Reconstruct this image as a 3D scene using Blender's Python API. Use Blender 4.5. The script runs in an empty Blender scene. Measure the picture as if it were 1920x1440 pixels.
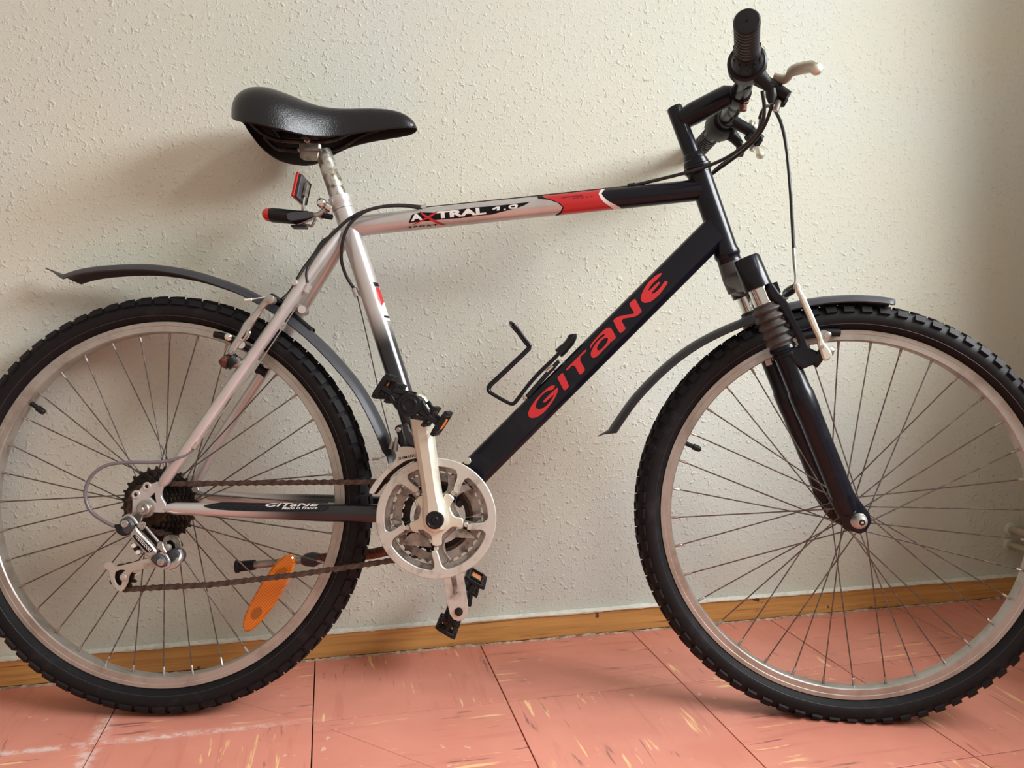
import bpy, bmesh, math, random
from mathutils import Vector, Matrix
random.seed(7)
PI = math.pi
sc = bpy.context.scene
COL = sc.collection
# ---------------------------------------------------------------- camera
cam = bpy.data.objects.new('camera', bpy.data.cameras.new('camera'))
COL.objects.link(cam)
cm = [[0.973798, 0.013761, -0.226998, 0.262257], [-0.227384, 0.075262, -0.970892, -1.441171], [0.003724, 0.997069, 0.076419, 0.608893]]
cam.matrix_world = Matrix(cm + [[0, 0, 0, 1]])
cam.data.sensor_width = 36.0
cam.data.lens = 27.7352
cam.data.clip_start = 0.02
sc.camera = cam
# ---------------------------------------------------------------- light
wd = bpy.data.worlds.new('world'); sc.world = wd; wd.use_nodes = True
bg = wd.node_tree.nodes['Background']
bg.inputs[0].default_value = (1.0, 0.885, 0.74, 1)
bg.inputs[1].default_value = 0.56
def area(name, loc, target, sx, sy, power, color):
    l = bpy.data.lights.new(name, 'AREA'); l.shape = 'RECTANGLE'; l.size = sx; l.size_y = sy
    l.energy = power; l.color = color
    o = bpy.data.objects.new(name, l); COL.objects.link(o)
    o.location = loc
    o.rotation_euler = (Vector(target) - Vector(loc)).to_track_quat('-Z', 'Y').to_euler()
    return o
area('window_daylight', (2.45, -1.50, 2.25), (0.6, -1.15, 0.2), 2.2, 1.6, 345, (0.94, 0.98, 1.0))
vs = sc.view_settings
vs.view_transform = 'Standard'; vs.look = 'None'; vs.gamma = 1.0; vs.use_curve_mapping = False
vs.exposure = 0.07
# ---------------------------------------------------------------- materials
def mat(name, col, rough=0.5, metal=0.0, coat=0.0, coat_rough=0.1, spec=0.5):
    m = bpy.data.materials.new(name); m.use_nodes = True
    b = m.node_tree.nodes['Principled BSDF']
    b.inputs['Base Color'].default_value = (*col, 1)
    b.inputs['Roughness'].default_value = rough
    b.inputs['Metallic'].default_value = metal
    b.inputs['Coat Weight'].default_value = coat
    b.inputs['Coat Roughness'].default_value = coat_rough
    b.inputs['Specular IOR Level'].default_value = spec
    return m
class NT:
    def __init__(s, m):
        s.t = m.node_tree; s.b = s.t.nodes['Principled BSDF']
    def n(s, typ, **kw):
        nd = s.t.nodes.new(typ)
        for k, v in kw.items(): setattr(nd, k, v)
        return nd
    def l(s, a, b): s.t.links.new(a, b)
    def coord(s, kind='Object'):
        return s.n('ShaderNodeTexCoord').outputs[kind]
    def mapping(s, src, scale=(1, 1, 1), loc=None):
        mp = s.n('ShaderNodeMapping'); mp.inputs['Scale'].default_value = scale
        s.l(src, mp.inputs['Vector'])
        if loc is not None: s.l(loc, mp.inputs['Location'])
        return mp.outputs[0]
    def noise(s, vec, scale, detail=3, rough=0.55, dist=0.0):
        nn = s.n('ShaderNodeTexNoise'); nn.inputs['Scale'].default_value = scale
        nn.inputs['Detail'].default_value = detail; nn.inputs['Roughness'].default_value = rough
        nn.inputs['Distortion'].default_value = dist
        s.l(vec, nn.inputs['Vector']); return nn.outputs['Fac']
    def rng(s, v, a, b, c=0.0, d=1.0, smooth=True):
        r = s.n('ShaderNodeMapRange'); r.interpolation_type = 'SMOOTHSTEP' if smooth else 'LINEAR'
        s.l(v, r.inputs[0])
        for i, x in enumerate((a, b, c, d)): r.inputs[i + 1].default_value = x
        return r.outputs[0]
    def math(s, op, a, b=None):
        m = s.n('ShaderNodeMath', operation=op)
        for i, x in enumerate((a, b)):
            if x is None: continue
            if isinstance(x, (int, float)): m.inputs[i].default_value = x
            else: s.l(x, m.inputs[i])
        return m.outputs[0]
    def mix(s, f, a, b):
        m = s.n('ShaderNodeMix', data_type='RGBA')
        s.l(f, m.inputs[0]) if not isinstance(f, float) else setattr(m.inputs[0], 'default_value', f)
        for i, x in ((6, a), (7, b)):
            if isinstance(x, tuple): m.inputs[i].default_value = (*x, 1)
            else: s.l(x, m.inputs[i])
        return m.outputs[2]
    def bump(s, h, strength, dist):
        b = s.n('ShaderNodeBump'); b.inputs['Strength'].default_value = strength
        b.inputs['Distance'].default_value = dist
        s.l(h, b.inputs['Height']); s.l(b.outputs[0], s.b.inputs['Normal']); return b
def grime(m, c1, c2, scale=60, lo=.45, hi=.65, bump=0.0):
    t = NT(m); v = t.noise(t.coord(), scale, 5, .65)
    t.l(t.mix(t.rng(v, lo, hi), c1, c2), t.b.inputs['Base Color'])
    if bump: t.bump(v, bump, .001)
    return m
M = {}
M['silver'] = grime(mat('silver_paint', (.58, .56, .56), .36, .55, .3), (.60, .575, .575), (.50, .47, .46), 14, .4, .75)
M['black'] = grime(mat('black_gloss_paint', (.006, .006, .012), .30, 0, .22, .06, .18), (.005, .005, .010), (.010, .010, .016), 30, .5, .7)
M['black_satin'] = mat('black_satin_decal', (.012, .012, .018), .42, 0, .0)
M['black_plastic'] = mat('black_plastic', (.008, .008, .010), .42, 0, 0, .1, .3)
M['grey_plastic'] = mat('grey_plastic', (.045, .045, .055), .45)
M['guard'] = grime(mat('mudguard_plastic', (.03, .03, .036), .48), (.034, .034, .042), (.046, .046, .056), 9, .45, .7)
M['rubber'] = grime(mat('tyre_rubber', (.012, .011, .013), .62, 0, 0, .1, .25), (.006, .0055, .007), (.022, .020, .023), 26, .52, .78)
M['sidewall'] = mat('tyre_sidewall_rubber', (.022, .021, .024), .5)
M['grip'] = mat('grip_rubber', (.009, .009, .012), .45, 0, 0, .1, .35)
M['boot'] = grime(mat('fork_boot_rubber', (.05, .045, .043), .6), (.035, .031, .031), (.11, .095, .09), 22, .4, .72)
M['alu'] = grime(mat('aluminium', (.62, .6, .58), .33, .85), (.52, .50, .485), (.30, .275, .26), 45, .45, .75)
M['crank'] = grime(mat('crank_alloy', (.7, .66, .6), .42, .55), (.72, .70, .60), (.54, .48, .37), 22, .5, .8)
M['ring'] = grime(mat('chainset_alloy_dirty', (.6, .57, .54), .45, .5), (.60, .595, .55), (.17, .150, .125), 28, .50, .78)
M['ring_dark'] = grime(mat('chainring_steel_dirty', (.3, .28, .26), .5, .5), (.34, .31, .28), (.10, .08, .07), 50, .4, .7)
M['chrome'] = mat('chrome', (.75, .75, .74), .12, 1)
M['bright_steel'] = mat('bright_steel', (.62, .60, .57), .38, .8)
M['steel'] = grime(mat('worn_steel', (.4, .38, .36), .4, .9), (.42, .39, .37), (.24, .18, .14), 60, .45, .7)
M['spoke'] = grime(mat('spoke_steel', (.16, .13, .12), .42, .8), (.13, .11, .105), (.27, .22, .20), 70, .45, .7)
M['chain'] = grime(mat('rusty_chain', (.07, .045, .035), .6, .5), (.055, .036, .030), (.13, .085, .065), 120, .4, .7)
M['cog'] = grime(mat('oily_sprocket', (.03, .022, .018), .5, .6), (.016, .012, .011), (.07, .045, .028), 50, .45, .7)
M['rust'] = grime(mat('rusty_bolt', (.2, .07, .04), .7, .3), (.20, .07, .04), (.07, .03, .025), 200, .4, .6)
M['rim'] = grime(mat('rim_alloy', (.5, .45, .42), .42, .7), (.47, .445, .41), (.32, .285, .25), 18, .4, .75)
M['post'] = grime(mat('seatpost_corroded', (.55, .54, .5), .36, .75), (.56, .55, .52), (.17, .135, .085), 75, .44, .62, .25)
M['red'] = mat('red_decal', (.52, .012, .018), .38, 0, .3)
M['darkred'] = mat('dark_red_print', (.12, .006, .008), .5)
M['redlens'] = mat('red_lens', (.55, .01, .01), .15, 0, .5)
M['white'] = mat('white_decal', (.82, .8, .78), .45)
M['decal_black'] = mat('decal_black', (.006, .006, .010), .45, 0, 0, .1, .15)
M['saddle'] = mat('saddle_vinyl', (.004, .0035, .007), .30, 0, .12, .22, .45)
M['saddle_under'] = mat('saddle_shell_plastic', (.006, .006, .006), .6)
M['cable'] = mat('cable_housing', (.012, .011, .012), .35)
M['cable_grey'] = mat('grey_cable_housing', (.16, .14, .16), .32, .1)
M['wire'] = mat('bare_wire', (.09, .07, .06), .4, .8)
M['crown'] = mat('grey_crown_alloy', (.07, .07, .072), .5, .3)
M['pale_cap'] = mat('pale_plastic', (.75, .73, .7), .5)
t = NT(M['saddle']); t.bump(t.noise(t.coord(), 420, 2, .6), .5, .0012)
# amber reflector: faceted translucent plastic
M['amber'] = mat('amber_reflector', (.75, .20, .008), .16, 0, .6)
t = NT(M['amber']); t.b.inputs['Transmission Weight'].default_value = .25
ck = t.n('ShaderNodeTexChecker'); ck.inputs['Scale'].default_value = 420
ck.inputs[1].default_value = (.85, .25, .01, 1); ck.inputs[2].default_value = (.60, .13, .004, 1)
t.l(t.coord(), ck.inputs['Vector']); t.l(ck.outputs[0], t.b.inputs['Base Color'])
M['amber_inner'] = mat('amber_reflector_mount', (.30, .09, .01), .35)
# carbon look sticker
M['carbon'] = mat('carbon_pattern_sticker', (.01, .01, .012), .4, 0, 0, .1, .15)
t = NT(M['carbon']); ck = t.n('ShaderNodeTexChecker'); ck.inputs['Scale'].default_value = 620
ck.inputs[1].default_value = (.030, .028, .034, 1); ck.inputs[2].default_value = (.006, .006, .008, 1)
mp = t.n('ShaderNodeMapping'); mp.inputs['Rotation'].default_value = (0, .78, 0); mp.inputs['Scale'].default_value = (1, 0, 1)
t.l(t.coord(), mp.inputs[0]); t.l(mp.outputs[0], ck.inputs['Vector']); t.l(ck.outputs[0], t.b.inputs['Base Color'])
def fade(name, a, b):
    """frame paint that changes from silver to black along the tube (attribute 'along')"""
    m = mat(name, (.5, .5, .5), .3, .4, .5, .1); t = NT(m)
    at = t.n('ShaderNodeAttribute'); at.attribute_name = 'along'
    f = t.rng(at.outputs['Fac'], a, b)
    t.l(t.mix(f, (.60, .575, .575), (.005, .005, .010)), t.b.inputs['Base Color'])
    t.l(t.rng(f, 0, 1, .55, 0.0, False), t.b.inputs['Metallic'])
    return m
M['fade_seat'] = fade('seat_tube_fade_paint', .33, .47)
M['fade_stay'] = fade('chainstay_fade_paint', .28, .62)
# wall: pale green-cream plaster with blobs and fine stipple
M['wall'] = mat('stippled_wall_paint', (.60, .60, .50), .62, 0, 0, .1, .35)
t = NT(M['wall']); oc = t.coord()
n1 = t.noise(oc, 88, 2, .5, .15)
blob = t.rng(n1, .57, .74)
n3 = t.noise(oc, 150, 2, .5, .1); crumb = t.rng(n3, .55, .76)
n2 = t.noise(oc, 420, 3, .65)
pat = t.rng(t.noise(oc, 5, 2, .5), .35, .7, .35, 1.0)
h = t.math('ADD', t.math('MULTIPLY', blob, pat), t.math('MULTIPLY', crumb, .55))
h = t.math('ADD', h, t.math('MULTIPLY', n2, .42))
t.bump(h, .62, .0028)
big = t.noise(oc, 1.8, 3, .6)
t.l(t.mix(t.rng(big, .35, .65), (.595, .592, .500), (.572, .600, .552)), t.b.inputs['Base Color'])
M['wall_right'] = mat('side_wall_paint', (.50, .50, .40), .7)
M['caulk'] = grime(mat('white_caulk_line', (.7, .69, .62), .7), (.72, .70, .63), (.58, .55, .45), 60, .4, .7, .3)
M['grout'] = grime(mat('crumbly_filler', (.45, .36, .28), .9), (.50, .38, .30), (.27, .16, .10), 90, .4, .65, .6)
M['pipe'] = grime(mat('painted_pipe', (.40, .37, .27), .45), (.42, .39, .29), (.33, .29, .2), 30, .4, .7)
# wooden skirting
M['wood'] = mat('varnished_wood', (.42, .22, .07), .42, 0, .2, .25)
t = NT(M['wood']); oc = t.coord()
g = t.noise(t.mapping(oc, (3, 60, 90)), 1.0, 5, .65, .6)
g2 = t.noise(t.mapping(oc, (6, 60, 320)), 1.0, 3, .6)
c = t.mix(t.rng(g, .35, .7), (.60, .325, .10), (.43, .215, .060))
c = t.mix(t.rng(g2, .60, .74), c, (.17, .08, .025))
sp = t.rng(t.noise(oc, 38, 2, .5), .70, .74)
c = t.mix(sp, c, (.10, .05, .02))
t.l(c, t.b.inputs['Base Color']); t.bump(g2, .25, .001)
def tile_mat(name, sx, sy):
    m = mat(name, (.6, .2, .14), .40, 0, .12, .3, .45); t = NT(m)
    oi = t.n('ShaderNodeObjectInfo'); cmb = t.n('ShaderNodeCombineXYZ')
    t.l(t.math('MULTIPLY', oi.outputs['Random'], 37.0), cmb.inputs[0]); t.l(t.math('MULTIPLY', oi.outputs['Random'], 91.0), cmb.inputs[1])
    oc = t.coord()
    a = t.mapping(oc, (sx, sy, 1), cmb.outputs[0])
    big = t.noise(t.mapping(oc, (5, 5, 1), cmb.outputs[0]), 1.0, 4, .6)
    base = t.mix(t.rng(big, .3, .7), (.600, .222, .158), (.690, .272, .200))
    base = t.mix(t.rng(oi.outputs['Random'], 0, 1, 0, .35, False), base, (.56, .205, .148))
    gate = t.rng(t.noise(t.mapping(oc, (7, 7, 1), cmb.outputs[0]), 1.0, 1, .5), .48, .58)
    soft = t.rng(t.noise(a, 1.3, 4, .6, .2), .54, .70)
    base = t.mix(t.math('MULTIPLY', soft, .45), base, (.50, .155, .12))
    y = t.math('MULTIPLY', t.rng(t.noise(a, 2.2, 4, .58, .3), .60, .65), gate)
    base = t.mix(t.math('MULTIPLY', y, .9), base, (.84, .53, .26))
    cmb2 = t.n('ShaderNodeVectorMath', operation='ADD'); t.l(a, cmb2.inputs[0]); cmb2.inputs[1].default_value = (31, 17, 5)
    d = t.math('MULTIPLY', t.rng(t.noise(cmb2.outputs[0], 2.4, 4, .6, .5), .60, .66), t.rng(t.noise(t.mapping(oc, (9, 9, 1), cmb.outputs[0]), 1.0, 1, .5), .46, .56))
    base = t.mix(t.math('MULTIPLY', d, .75), base, (.17, .085, .075))
    w = t.math('MULTIPLY', t.rng(t.noise(t.mapping(oc, (60, 60, 1), cmb.outputs[0]), 1.0, 2, .5), .66, .70), t.rng(t.noise(t.mapping(oc, (6, 6, 2), cmb.outputs[0]), 1.3, 1, .5), .50, .62))
    base = t.mix(t.math('MULTIPLY', w, .6), base, (.74, .50, .42))
    # chalky scuffs around one joint crossing near the rear wheel
    geo = t.n('ShaderNodeNewGeometry'); sep = t.n('ShaderNodeSeparateXYZ'); t.l(geo.outputs['Position'], sep.inputs[0])
    dx = t.math('ABSOLUTE', t.math('ADD', sep.outputs[0], .0747)); dy = t.math('ABSOLUTE', t.math('ADD', sep.outputs[1], .234))
    mx = t.math('MULTIPLY', t.rng(dx, .0, .020, 1, 0), t.rng(sep.outputs[1], -.12, -.19))
    my = t.math('MULTIPLY', t.rng(dy, .0, .013, 1, 0), t.rng(sep.outputs[0], .32, .02))
    sm = t.math('MULTIPLY', t.math('MAXIMUM', mx, my), t.rng(t.noise(geo.outputs['Position'], 48, 5, .75), .40, .60))
    base = t.mix(t.math('MULTIPLY', sm, .8), base, (.78, .62, .58))
    t.l(base, t.b.inputs['Base Color'])
    t.bump(t.noise(oc, 14, 3, .5), .12, .003)
    return m
M['tile_a'] = tile_mat('marbled_tile_long_streaks', 3.2, 38)
M['tile_b'] = tile_mat('marbled_tile_cross_streaks', 38, 3.2)
M['subfloor'] = mat('floor_joint_dark', (.035, .018, .014), .9)
# ---------------------------------------------------------------- mesh helpers
V = Vector
def obj(name, me, m, parent=None, mtx=None, smooth=True, ang=38):
    if smooth:
        me.polygons.foreach_set('use_smooth', [True] * len(me.polygons))
        me.set_sharp_from_angle(angle=math.radians(ang))
    if m is not None and not me.materials:
        for q in (m if isinstance(m, (list, tuple)) else [m]): me.materials.append(M[q] if isinstance(q, str) else q)
    o = bpy.data.objects.new(name, me); COL.objects.link(o)
    if parent is not None: o.parent = parent
    if mtx is not None: o.matrix_local = mtx
    return o
class MB:
    def __init__(s): s.v = []; s.f = []; s.a = []; s.mi = []; s.cur = 0
    def add(s, vs_, fs, al=None):
        k = len(s.v); s.v += [tuple(x) for x in vs_]; s.a += list(al) if al else [0.0] * len(vs_)
        s.f += [tuple(i + k for i in f) for f in fs]; s.mi += [s.cur] * len(fs)
        return s
    def mesh(s, name):
        me = bpy.data.meshes.new(name); me.from_pydata(s.v, [], s.f)
        me.polygons.foreach_set('material_index', s.mi)
        at = me.attributes.new('along', 'FLOAT', 'POINT'); at.data.foreach_set('value', s.a)
        me.update()
        bm = bmesh.new(); bm.from_mesh(me); bmesh.ops.recalc_face_normals(bm, faces=bm.faces); bm.to_mesh(me); bm.free()
        return me
    def tube(s, pts, rad, n=14, caps=True, rad2=None, up=(0, 1, 0), closed=False):
        """swept ellipse: rad = half size across 'up' plane, rad2 = half size along up"""
        pts = [V(p) for p in pts]; N = len(pts)
        if not isinstance(rad, (list, tuple)): rad = [rad] * N
        if rad2 is None: rad2 = rad
        elif not isinstance(rad2, (list, tuple)): rad2 = [rad2] * N
        L = [0.0]
        for i in range(1, N): L.append(L[-1] + (pts[i] - pts[i - 1]).length)
        vs_ = []; al = []
        nprev = None
        for i in range(N):
            if closed: d = pts[(i + 1) % N] - pts[i - 1]
            else: d = pts[min(i + 1, N - 1)] - pts[max(i - 1, 0)]
            if d.length < 1e-9: d = V((0, 0, 1))
            d.normalize()
            if nprev is None:
                u = V(up) - d * V(up).dot(d)
                if u.length < 1e-3: u = V((1, 0, 0)) - d * d.x
                if u.length < 1e-3: u = V((0, 0, 1))
            else:
                u = nprev - d * nprev.dot(d)
            u.normalize(); nprev = u
            w = d.cross(u)
            for k in range(n):
                a = 2 * PI * k / n
                vs_.append(pts[i] + w * (math.cos(a) * rad[i]) + u * (math.sin(a) * rad2[i])); al.append(L[i] / max(L[-1], 1e-9))
        fs = []
        for i in range(N if closed else N - 1):
            j = (i + 1) % N
            for k in range(n):
                fs.append((i * n + k, i * n + (k + 1) % n, j * n + (k + 1) % n, j * n + k))
        if caps and not closed:
            fs.append(tuple(range(n))[::-1]); fs.append(tuple((N - 1) * n + k for k in range(n)))
        return s.add(vs_, fs, al)
    def lathe(s, o, axis, prof, n=24, caps=True):
        """prof: list of (distance along axis, radius)"""
        o = V(o); ax = V(axis).normalized()
        u = V((0, 0, 1)) - ax * ax.z
        if u.length < .1: u = V((1, 0, 0)) - ax * ax.x
        u.normalize(); w = ax.cross(u)
        vs_ = []
        for d, r in prof:
            for k in range(n):
                a = 2 * PI * k / n
                vs_.append(o + ax * d + (u * math.cos(a) + w * math.sin(a)) * max(r, 1e-5))
        fs = []
        for i in range(len(prof) - 1):
            for k in range(n): fs.append((i * n + k, i * n + (k + 1) % n, (i + 1) * n + (k + 1) % n, (i + 1) * n + k))
        if caps: fs.append(tuple(range(n))[::-1]); fs.append(tuple((len(prof) - 1) * n + k for k in range(n)))
        return s.add(vs_, fs)
    def box(s, c, size, ex=(1, 0, 0), ey=(0, 1, 0), bev=0.0):
        c = V(c); ex = V(ex).normalized(); ey = (V(ey) - ex * V(ey).dot(ex)).normalized(); ez = ex.cross(ey)
        hx, hy, hz = [q / 2 for q in size]
        if bev <= 0:
            vs_ = [c + ex * (a * hx) + ey * (b * hy) + ez * (g * hz) for g in (-1, 1) for b in (-1, 1) for a in (-1, 1)]
            fs = [(0, 1, 3, 2), (4, 6, 7, 5), (0, 4, 5, 1), (2, 3, 7, 6), (0, 2, 6, 4), (1, 5, 7, 3)]
            return s.add(vs_, fs)
        b = min(bev, hx * .9, hy * .9, hz * .9)
        loop = []
        for (px, py) in ((1, 1), (-1, 1), (-1, -1), (1, -1)):
            for q in ((0, 1) if px * py < 0 else (1, 0)):
                loop.append((px * (hx - (b if q else 0)), py * (hy - (0 if q else b))))
        vs_ = []
        for z, k in ((-hz, b), (-hz + b, 0), (hz - b, 0), (hz, b)):
            for (x, y) in loop:
                vs_.append(c + ex * (x - math.copysign(k, x)) + ey * (y - math.copysign(k, y)) + ez * z)
        n = 8; fs = [tuple(range(n))[::-1], tuple(3 * n + k for k in range(n))]
        for i in range(3):
            for k in range(n): fs.append((i * n + k, i * n + (k + 1) % n, (i + 1) * n + (k + 1) % n, (i + 1) * n + k))
        return s.add(vs_, fs)
    def join(s, me):
        return s.add([v.co for v in me.vertices], [tuple(p.vertices) for p in me.polygons])
def spline(pts, k=6, closed=False):
    pts = [V(p) for p in pts]; N = len(pts); out = []
    for i in range(N if closed else N - 1):
        if closed: a, b, c, d = pts[i - 1], pts[i], pts[(i + 1) % N], pts[(i + 2) % N]
        else: a, b, c, d = pts[max(i - 1, 0)], pts[i], pts[i + 1], pts[min(i + 2, N - 1)]
        for j in range(k):
            t_ = j / k
            out.append(.5 * ((2 * b) + (c - a) * t_ + (2 * a - 5 * b + 4 * c - d) * t_ ** 2 + (3 * b - a - 3 * c + d) * t_ ** 3))
    if not closed: out.append(pts[-1])
    return out
def chaikin(pts, it=2):
    for _ in range(it):
        q = []
        for i in range(len(pts)):
            a, b = pts[i], pts[(i + 1) % len(pts)]
            q.append((a[0] * .78 + b[0] * .22, a[1] * .78 + b[1] * .22)); q.append((a[0] * .22 + b[0] * .78, a[1] * .22 + b[1] * .78))
        pts = q
    return pts
def flat(loops, thick=0.0, bev=0.0, y=0.0):
    """filled 2-D outlines (x,z), first outer then holes, extruded along y"""
    cu = bpy.data.curves.new('tmp', 'CURVE'); cu.dimensions = '2D'; cu.fill_mode = 'BOTH' if thick > 0 else 'FRONT'
    for lp in loops:
        sp = cu.splines.new('POLY'); sp.points.add(len(lp) - 1); sp.use_cyclic_u = True
        for q, p_ in zip(sp.points, lp): q.co = (p_[0], p_[1], 0, 1)
    cu.extrude = max(thick / 2 - bev, 0); cu.bevel_depth = bev; cu.bevel_resolution = 0; cu.offset = -bev
    return curve_mesh(cu, y)
def curve_mesh(cu, y=0.0):
    o = bpy.data.objects.new('tmp', cu); COL.objects.link(o)
    dg = bpy.context.evaluated_depsgraph_get()
    me = bpy.data.meshes.new_from_object(o.evaluated_get(dg))
    bpy.data.objects.remove(o); bpy.data.curves.remove(cu)
    me.transform(Matrix(((1, 0, 0, 0), (0, 0, -1, y), (0, 1, 0, 0), (0, 0, 0, 1))))
    me.materials.clear()
    bm = bmesh.new(); bm.from_mesh(me); bmesh.ops.remove_doubles(bm, verts=bm.verts, dist=1e-6); bm.to_mesh(me); bm.free()
    return me
def plate(pts3, thick, bev=.0006, holes=(), it=1):
    """plate from 3-D outline points that share one y; y taken from the first"""
    y = pts3[0][1]; lp = [(q[0], q[2]) for q in pts3]
    if it: lp = chaikin(lp, it)
    return flat([lp] + [list(h_) for h_ in holes], thick, bev, y)
def circle2(c, r, n=24): return [(c[0] + r * math.cos(2 * PI * k / n), c[-1] + r * math.sin(2 * PI * k / n)) for k in range(n)]
def text_mesh(body, p0, p1, height, bold=0.0, shear=0.0, flipz=False):
    """text in the x-z plane: baseline p0->p1, stretched to that length and to the given height"""
    cu = bpy.data.curves.new('tmp', 'FONT'); cu.body = body; cu.size = 1; cu.offset = bold; cu.shear = shear
    cu.resolution_u = 3
    me = curve_mesh(cu)
    xs = [v.co.x for v in me.vertices]; zs = [v.co.z for v in me.vertices]
    x0, x1, z0, z1 = min(xs), max(xs), min(zs), max(zs)
    p0 = V(p0); p1 = V(p1); d = p1 - p0; d.y = 0; L = d.length; d.normalize(); u = V((-d.z, 0, d.x))
    if flipz: u = -u
    for v in me.vertices:
        v.co = p0 + d * ((v.co.x - x0) / (x1 - x0) * L) + u * ((v.co.z - z0) / (z1 - z0) * height)
    return me
def drape(me, A, B, r, eps=.0003, both=False, step=9, rot=0.0):
    """wrap a flat x-z mesh round the near (-y) side of the tube A-B"""
    A = V(A); B = V(B); d = (B - A).normalized(); up = V((0, -1, 0)).cross(d)
    if up.z < 0: up = -up
    up.normalize(); nr = up.cross(d)
    if nr.y > 0: nr = -nr
    bm = bmesh.new(); bm.from_mesh(me)
    for v in bm.verts:
        q = v.co - A; q.y = 0; v.co = V((q.dot(d) / (d.x * d.x + d.z * d.z + 1e-9) ** .5 if False else q.dot(d), 0, q.dot(up)))
    for k in range(-90 // step, 90 // step + 1):
        hh = r * math.sin(math.radians(k * step))
        g = bm.verts[:] + bm.edges[:] + bm.faces[:]
        bmesh.ops.bisect_plane(bm, geom=g, plane_co=(0, 0, hh), plane_no=(0, 0, 1), dist=1e-6)
    for v in bm.verts:
        s_, h_ = v.co.x, v.co.z
        a = math.asin(max(-1, min(1, h_ / r))) + rot
        v.co = A + d * s_ + (up * math.sin(a) + nr * math.cos(a)) * (r + eps)
    bmesh.ops.remove_doubles(bm, verts=bm.verts, dist=1e-5)
    if both:
        ret = bmesh.ops.duplicate(bm, geom=bm.verts[:] + bm.edges[:] + bm.faces[:])
        for e in ret['geom']:
            if isinstance(e, bmesh.types.BMVert): e.co.y = -e.co.y
        bmesh.ops.reverse_faces(bm, faces=[e for e in ret['geom'] if isinstance(e, bmesh.types.BMFace)])
        bmesh.ops.remove_doubles(bm, verts=bm.verts, dist=1e-5)
    bm.to_mesh(me); bm.free(); return me
def xz(pts3): return [(q[0], q[2]) for q in pts3]
def struct(o, **kw):
    o['kind'] = 'structure'
    for k, v in kw.items(): o[k] = v
    return o
# ---------------------------------------------------------------- room
XR = 1.775
def grid_box(x0, x1, y0, y1, z0, z1):
    m = MB(); m.box(((x0 + x1) / 2, (y0 + y1) / 2, (z0 + z1) / 2), (x1 - x0, y1 - y0, z1 - z0)); return m
wb = obj('wall_back', grid_box(-2.6, XR + .12, 0, .12, -.1, 2.6).mesh('wall_back'), 'wall', smooth=False)
struct(wb)
# right wall with a window opening above the radiator
m = MB()
wy0, wy1, wz0, wz1 = -2.45, -.50, .88, 1.93
def slab(m, ya, yb, za, zb): m.box((XR + .12, (ya + yb) / 2, (za + zb) / 2), (.24, yb - ya, zb - za))
slab(m, -3.4, wy0, -.1, 2.6); slab(m, wy1, 0.0, -.1, 2.6); slab(m, wy0, wy1, -.1, wz0); slab(m, wy0, wy1, wz1, 2.6)
wr = struct(obj('wall_right', m.mesh('wall_right'), 'wall_right', smooth=False))
m = MB()
for (a, b, c, d) in ((wy0, wy0 + .05, wz0, wz1), (wy1 - .05, wy1, wz0, wz1), (wy0, wy1, wz0, wz0 + .05), (wy0, wy1, wz1 - .05, wz1)):
    m.box((XR + .13, (a + b) / 2, (c + d) / 2), (.06, b - a, d - c), bev=.004)
struct(obj('window_1', m.mesh('window_1'), 'pale_cap', smooth=False))
m = MB(); m.box((XR + .06, (wy0 + wy1) / 2, wz0 - .012), (.30, wy1 - wy0 + .06, .025), bev=.004)
struct(obj('trim_1', m.mesh('trim_1'), 'pale_cap', smooth=False))
# unseen panel radiator below the window, fed by the two pipes; darkens the corner
m = MB(); m.box((XR - .075, -1.02, .36), (.09, 1.44, .52), bev=.012)
for k in range(18): m.box((XR - .123, -1.68 + .078 * k, .36), (.008, .040, .46), bev=.003)
struct(obj('panel_radiator', m.mesh('panel_radiator'), 'pipe', smooth=False))
# floor: dark bed with every tile a piece of its own
fl = struct(obj('floor', grid_box(-2.6, XR + .2, -3.4, .12, -.03, -.0052).mesh('floor'), 'subfloor', smooth=False))
TS, T0, U0 = 0.30472, 0.23233, -0.24070
cache = {}
xs = [T0 + k * TS for k in range(-6, 6)]
ys = [0.0] + [U0 - k * TS for k in range(0, 9)]
for i in range(len(xs) - 1):
    for j in range(len(ys) - 1):
        x0, x1, y1, y0 = xs[i], min(xs[i + 1], XR), ys[j], ys[j + 1]
        if x1 - x0 < .02: continue
        key = (round(x1 - x0, 3), round(y1 - y0, 3), (i + j) % 2)
        if key not in cache:
            mm = MB(); mm.box((0, 0, -.003), (x1 - x0 - .0011, y1 - y0 - .0011, .006), bev=.0004)
            me = mm.mesh('tile'); me.materials.append(M['tile_a' if (i + j) % 2 else 'tile_b']); cache[key] = me
        o = obj('tile', cache[key], None, fl, smooth=False)
        o.location = ((x0 + x1) / 2, (y0 + y1) / 2, 0)
        o.rotation_euler = (random.uniform(-.0006, .0006), random.uniform(-.0006, .0006), 0)
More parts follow.
